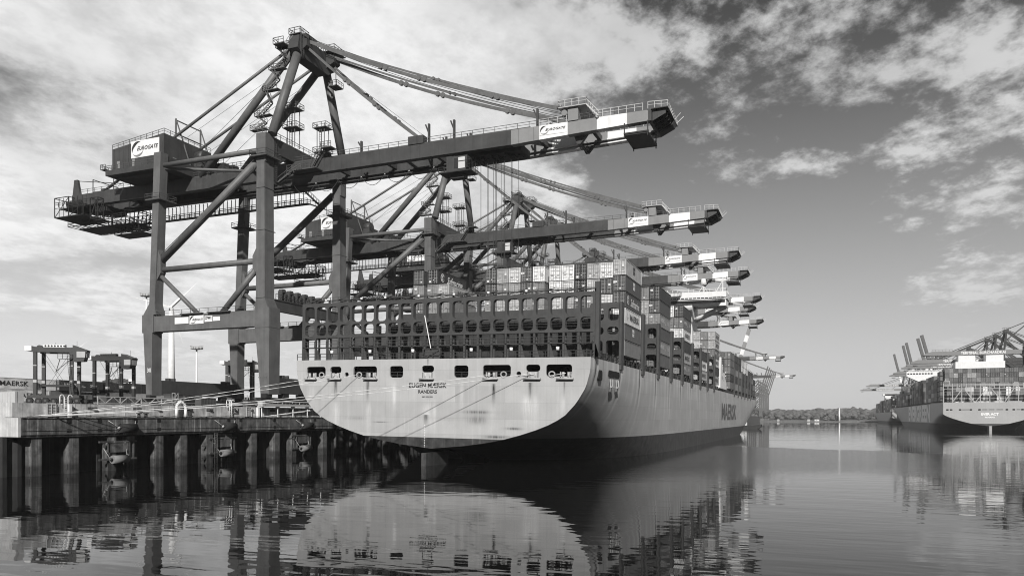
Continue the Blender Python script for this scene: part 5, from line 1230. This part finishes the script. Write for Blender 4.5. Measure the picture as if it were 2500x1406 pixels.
# ------------------------------------------------------------------ water
def water():
    m = bpy.data.materials.new('harbour_water'); m.use_nodes = True; nt = m.node_tree; nt.nodes.clear()
    out = nd(nt,'ShaderNodeOutputMaterial'); b = nd(nt,'ShaderNodeBsdfPrincipled'); lk(nt,b.outputs[0],out.inputs[0])
    b.inputs['Base Color'].default_value = (.008,.008,.008,1); b.inputs['IOR'].default_value = 1.33; b.inputs['Specular IOR Level'].default_value = .33
    geo = nd(nt,'ShaderNodeNewGeometry'); pos = geo.outputs['Position']
    def noise(sc, det, rot=0, st=(1,1,1), ro=.55):
        mp = nd(nt,'ShaderNodeMapping',inp={'Scale': st,'Rotation':(0,0,R(rot))}); lk(nt,pos,mp.inputs[0])
        n = nd(nt,'ShaderNodeTexNoise',inp={'Scale': sc,'Detail': det,'Roughness': ro}); lk(nt,mp.outputs[0],n.inputs['Vector']); return n.outputs[0]
    def math_(op,a,c,cl=False):
        n = nd(nt,'ShaderNodeMath',operation=op,use_clamp=cl)
        for i,v in enumerate((a,c)):
            if v is None: continue
            if isinstance(v,(int,float)): n.inputs[i].default_value = v
            else: lk(nt,v,n.inputs[i])
        return n.outputs[0]
    def mr(v,a,c,d,e):
        n = nd(nt,'ShaderNodeMapRange',interpolation_type='SMOOTHSTEP',inp={'From Min':a,'From Max':c,'To Min':d,'To Max':e}); lk(nt,v,n.inputs[0]); return n.outputs[0]
    swell = noise(.26, 2, -22, (.5,1.4,1)); rip = noise(2.2, 3, -22, (.6,1.3,1)); fine = noise(7, 3)
    sep = nd(nt,'ShaderNodeSeparateXYZ'); lk(nt,pos,sep.inputs[0])
    # breeze patch lying off the ship side
    big = noise(.02, 3, 15, (1,1,1)); w0 = noise(.006,2,0)
    d = math_('ADD', math_('MULTIPLY',sep.outputs[0],-.3717), math_('MULTIPLY',sep.outputs[1],.9284))
    d2 = math_('ADD', d, math_('MULTIPLY', math_('SUBTRACT',big,.5), 90))
    d3 = math_('ADD', math_('ADD', d, math_('MULTIPLY', math_('ADD',sep.outputs[0],35), .88)), math_('MULTIPLY', math_('SUBTRACT',noise(.05,4,15),.5), 26))
    band = math_('MULTIPLY', mr(d2,80,145,0,1), mr(d3,224,232,1,0))
    band = math_('MULTIPLY', band, math_('MULTIPLY', mr(sep.outputs[0],-34,-20,0,1), mr(sep.outputs[0],-8,34,1,0)))
    streak = math_('MULTIPLY', mr(noise(.008,3,8,(.25,2.2,1)),.56,.63,0,.5), mr(d,230,330,0,1))
    patch = math_('MAXIMUM', band, streak)
    amp = math_('ADD', .35, math_('MULTIPLY',mr(w0,.35,.65,0,1),.5))
    h = math_('ADD', math_('MULTIPLY',swell,.028), math_('MULTIPLY', math_('MULTIPLY',rip,amp), .002))
    h = math_('ADD', h, math_('MULTIPLY', math_('MULTIPLY',noise(1.1,3),patch), .06))
    h = math_('ADD', h, math_('MULTIPLY', math_('MULTIPLY',rip,patch), .05))
    bp = nd(nt,'ShaderNodeBump',inp={'Strength':1.0,'Distance':1.0}); lk(nt,h,bp.inputs['Height']); lk(nt,bp.outputs[0],b.inputs['Normal'])
    rg = math_('ADD', .0, math_('MULTIPLY',patch,.06)); lk(nt,rg,b.inputs['Roughness'])
    return m
me = bpy.data.meshes.new('water'); me.from_pydata([(-1640,-240,0),(1040,-240,0),(1040,3440,0),(-1640,3440,0)],[],[(0,1,2,3)]); me.materials.append(water())
w = bpy.data.objects.new('water', me); COL.objects.link(w); struct(w)
# ------------------------------------------------------------------ camera, sun, sky
cam = bpy.data.cameras.new('camera'); co = bpy.data.objects.new('camera', cam); COL.objects.link(co); S.camera = co
cam.sensor_width = 36; cam.sensor_fit = 'HORIZONTAL'; cam.lens = 36*1881/2500; cam.shift_y = (1018.6-703)/2500; cam.clip_start = .5; cam.clip_end = 20000
co.location = (0,0,8.17); co.rotation_euler = (R(90),0,math.atan(753/1881))
SUN = Vector((0.35,-0.80,0.47)).normalized()
sl = bpy.data.lights.new('sun','SUN'); sl.energy = 4.9; sl.angle = R(1.0); sl.color = (1,.985,.96)
so = bpy.data.objects.new('sun', sl); COL.objects.link(so); so.location = (0,-50,200); so.rotation_euler = (-SUN).to_track_quat('-Z','Y').to_euler()
def world():
    W = bpy.data.worlds.new('World'); S.world = W; W.use_nodes = True; nt = W.node_tree; nt.nodes.clear()
    out = nd(nt,'ShaderNodeOutputWorld'); bg = nd(nt,'ShaderNodeBackground'); lk(nt,bg.outputs[0],out.inputs[0]); bg.inputs['Strength'].default_value = .1
    tc = nd(nt,'ShaderNodeTexCoord'); g = tc.outputs['Generated']
    sky = nd(nt,'ShaderNodeTexSky',sky_type='NISHITA',sun_disc=False); sky.sun_elevation = math.asin(SUN.z); sky.sun_rotation = math.atan2(SUN.x,SUN.y); sky.air_density = 1.0; sky.dust_density = .6
    bw = nd(nt,'ShaderNodeRGBToBW'); lk(nt,sky.outputs[0],bw.inputs[0])
    def m_(op,a,c=None,cl=False):
        n = nd(nt,'ShaderNodeMath',operation=op,use_clamp=cl)
        for i,v in enumerate((a,c)):
            if v is None: continue
            if isinstance(v,(int,float)): n.inputs[i].default_value = v
            else: lk(nt,v,n.inputs[i])
        return n.outputs[0]
    def mr(v,a,c,d,e,t='SMOOTHSTEP'):
        n = nd(nt,'ShaderNodeMapRange',interpolation_type=t,inp={'From Min':a,'From Max':c,'To Min':d,'To Max':e}); lk(nt,v,n.inputs[0]); return n.outputs[0]
    sp = nd(nt,'ShaderNodeSeparateXYZ'); lk(nt,g,sp.inputs[0]); X,Y,Z = sp.outputs
    az = m_('MULTIPLY', m_('ARCTAN2',X,Y), 57.296); el = m_('MULTIPLY', m_('ARCSINE',Z), 57.296)
    def blob(a,e,ra,re,k=1.0):
        u = m_('DIVIDE',m_('SUBTRACT',az,a),ra); v = m_('DIVIDE',m_('SUBTRACT',el,e),re)
        r2 = m_('ADD',m_('MULTIPLY',u,u),m_('MULTIPLY',v,v)); return m_('MULTIPLY', m_('POWER',2.718,m_('MULTIPLY',r2,-1)), k)
    # cloud layer: position where the ray meets a flat deck
    zz = m_('ADD', m_('MAXIMUM',Z,0.0), .17)
    cb = nd(nt,'ShaderNodeCombineXYZ'); lk(nt,m_('DIVIDE',X,zz),cb.inputs[0]); lk(nt,m_('DIVIDE',Y,zz),cb.inputs[1])
    def noise(sc,det,ro,st=(1,1,1),rot=0,loc=(0,0,0),dist=0):
        mp = nd(nt,'ShaderNodeMapping',inp={'Scale':st,'Rotation':(0,0,R(rot)),'Location':loc}); lk(nt,cb.outputs[0],mp.inputs[0])
        n = nd(nt,'ShaderNodeTexNoise',inp={'Scale':sc,'Detail':det,'Roughness':ro,'Distortion':dist}); lk(nt,mp.outputs[0],n.inputs['Vector']); return n.outputs[0]
    big = noise(1.6,5,.5,(1,1,1),0,(3.1,1.2,0)); med = noise(5.0,10,.66,(1,.8,1),30,(0,4,0)); fin = noise(15,8,.62,(1,.8,1),40,(2,1,0))
    wr = mr(az,-28,-6,0,1)                                              # broken fleecy cloud to the right, thick sheet to the left
    base = m_('ADD', m_('MULTIPLY',big,m_('SUBTRACT',.72,m_('MULTIPLY',wr,.44))), m_('ADD', m_('MULTIPLY',med,m_('ADD',.22,m_('MULTIPLY',wr,.20))), m_('MULTIPLY',fin,m_('ADD',.06,m_('MULTIPLY',wr,.24)))))
    cov = mr(az,-8,-36,-.065,.19)
    cov = m_('ADD',cov,m_('MULTIPLY', mr(el,16,7,0,1), mr(az,-20,-40,0,-.12)))
    for a,e,ra,re,k in BLOBS:
        cov = m_('ADD',cov,blob(a,e,ra,re,k))
    d = m_('ADD',base,cov)
    mask = m_('MULTIPLY', mr(d,.49,.62,0,1), mr(az,-25,-8,1.0,.85))
    clear = m_('MULTIPLY', mr(el,-2,30,1.25,.18), m_('POWER', m_('MAXIMUM', bw.outputs[0], .01), .35))
    clear = m_('MULTIPLY', clear, mr(az,-10,-55,2.55,3.4))
    # thick parts shade to grey underneath, thin edges stay bright
    shade = m_('MULTIPLY', mr(m_('ADD',m_('MULTIPLY',med,.6),m_('MULTIPLY',fin,.4)),.36,.6,.80,1.05), mr(big,.36,.60,.80,1.03))
    cloud = m_('MULTIPLY',shade, mr(az,-5,-40,6.8,8.9)); cloud = m_('MULTIPLY',cloud, mr(el,12,0,1,.84))
    mix = nd(nt,'ShaderNodeMix',data_type='FLOAT'); lk(nt,mask,mix.inputs[0]); lk(nt,clear,mix.inputs[2]); lk(nt,cloud,mix.inputs[3])
    aa = m_('ABSOLUTE',az); out_ = mr(aa,62,95,1,.36); lk(nt,m_('MULTIPLY',mix.outputs[0],out_),bg.inputs['Color'])
BLOBS = ((-22,27,12,8,.10),(1,25,10,4.5,.13),(-14,25,6,3.5,.075),(10,19,5,6,.085),(-1.5,17.0,7,1.1,.13),(-7,19.5,4,3,.09),(9.5,8.5,6,1.6,.15),(10,4.5,6,1.2,.16),(-3.5,2.6,3,.9,.12),(-22,15,8,4,.07),(-14,12,6,6,-.10),(-3,10,8,6,-.12),(-15,22.5,4,2.0,-.03),(8,13,5,1.6,.10),(9,1.8,6,.8,.08),(3,22,8,2,.05))
world()
def haze():
    m = bpy.data.materials.new('haze_air'); m.use_nodes = True; nt = m.node_tree; nt.nodes.clear(); out = nd(nt,'ShaderNodeOutputMaterial')
    v = nd(nt,'ShaderNodeVolumePrincipled'); v.inputs['Color'].default_value = (.92,.92,.92,1); v.inputs['Density'].default_value = .0001; lk(nt,v.outputs[0],out.inputs['Volume'])
    b = MB(); b.box(-1650,1050,-250,3450,-3.5,130); o = b.build('haze', m, None); struct(o,'stuff'); o['label'] = 'thin pale haze over the harbour'
haze()
S.cycles.pixel_filter_type = 'BLACKMAN_HARRIS'; S.cycles.filter_width = 1.05
S.view_settings.view_transform = 'Standard'; S.view_settings.look = 'None'; S.view_settings.exposure = 0; S.view_settings.gamma = 1; S.view_settings.use_curve_mapping = False
S.render.engine = 'CYCLES'; S.cycles.use_denoising = True; S.cycles.max_bounces = 6; S.cycles.glossy_bounces = 3; S.cycles.diffuse_bounces = 1; S.cycles.volume_bounces = 0; S.cycles.caustics_reflective = False; S.cycles.caustics_refractive = False
for o in list(bpy.data.objects):
    if 'o' in o: del o['o']
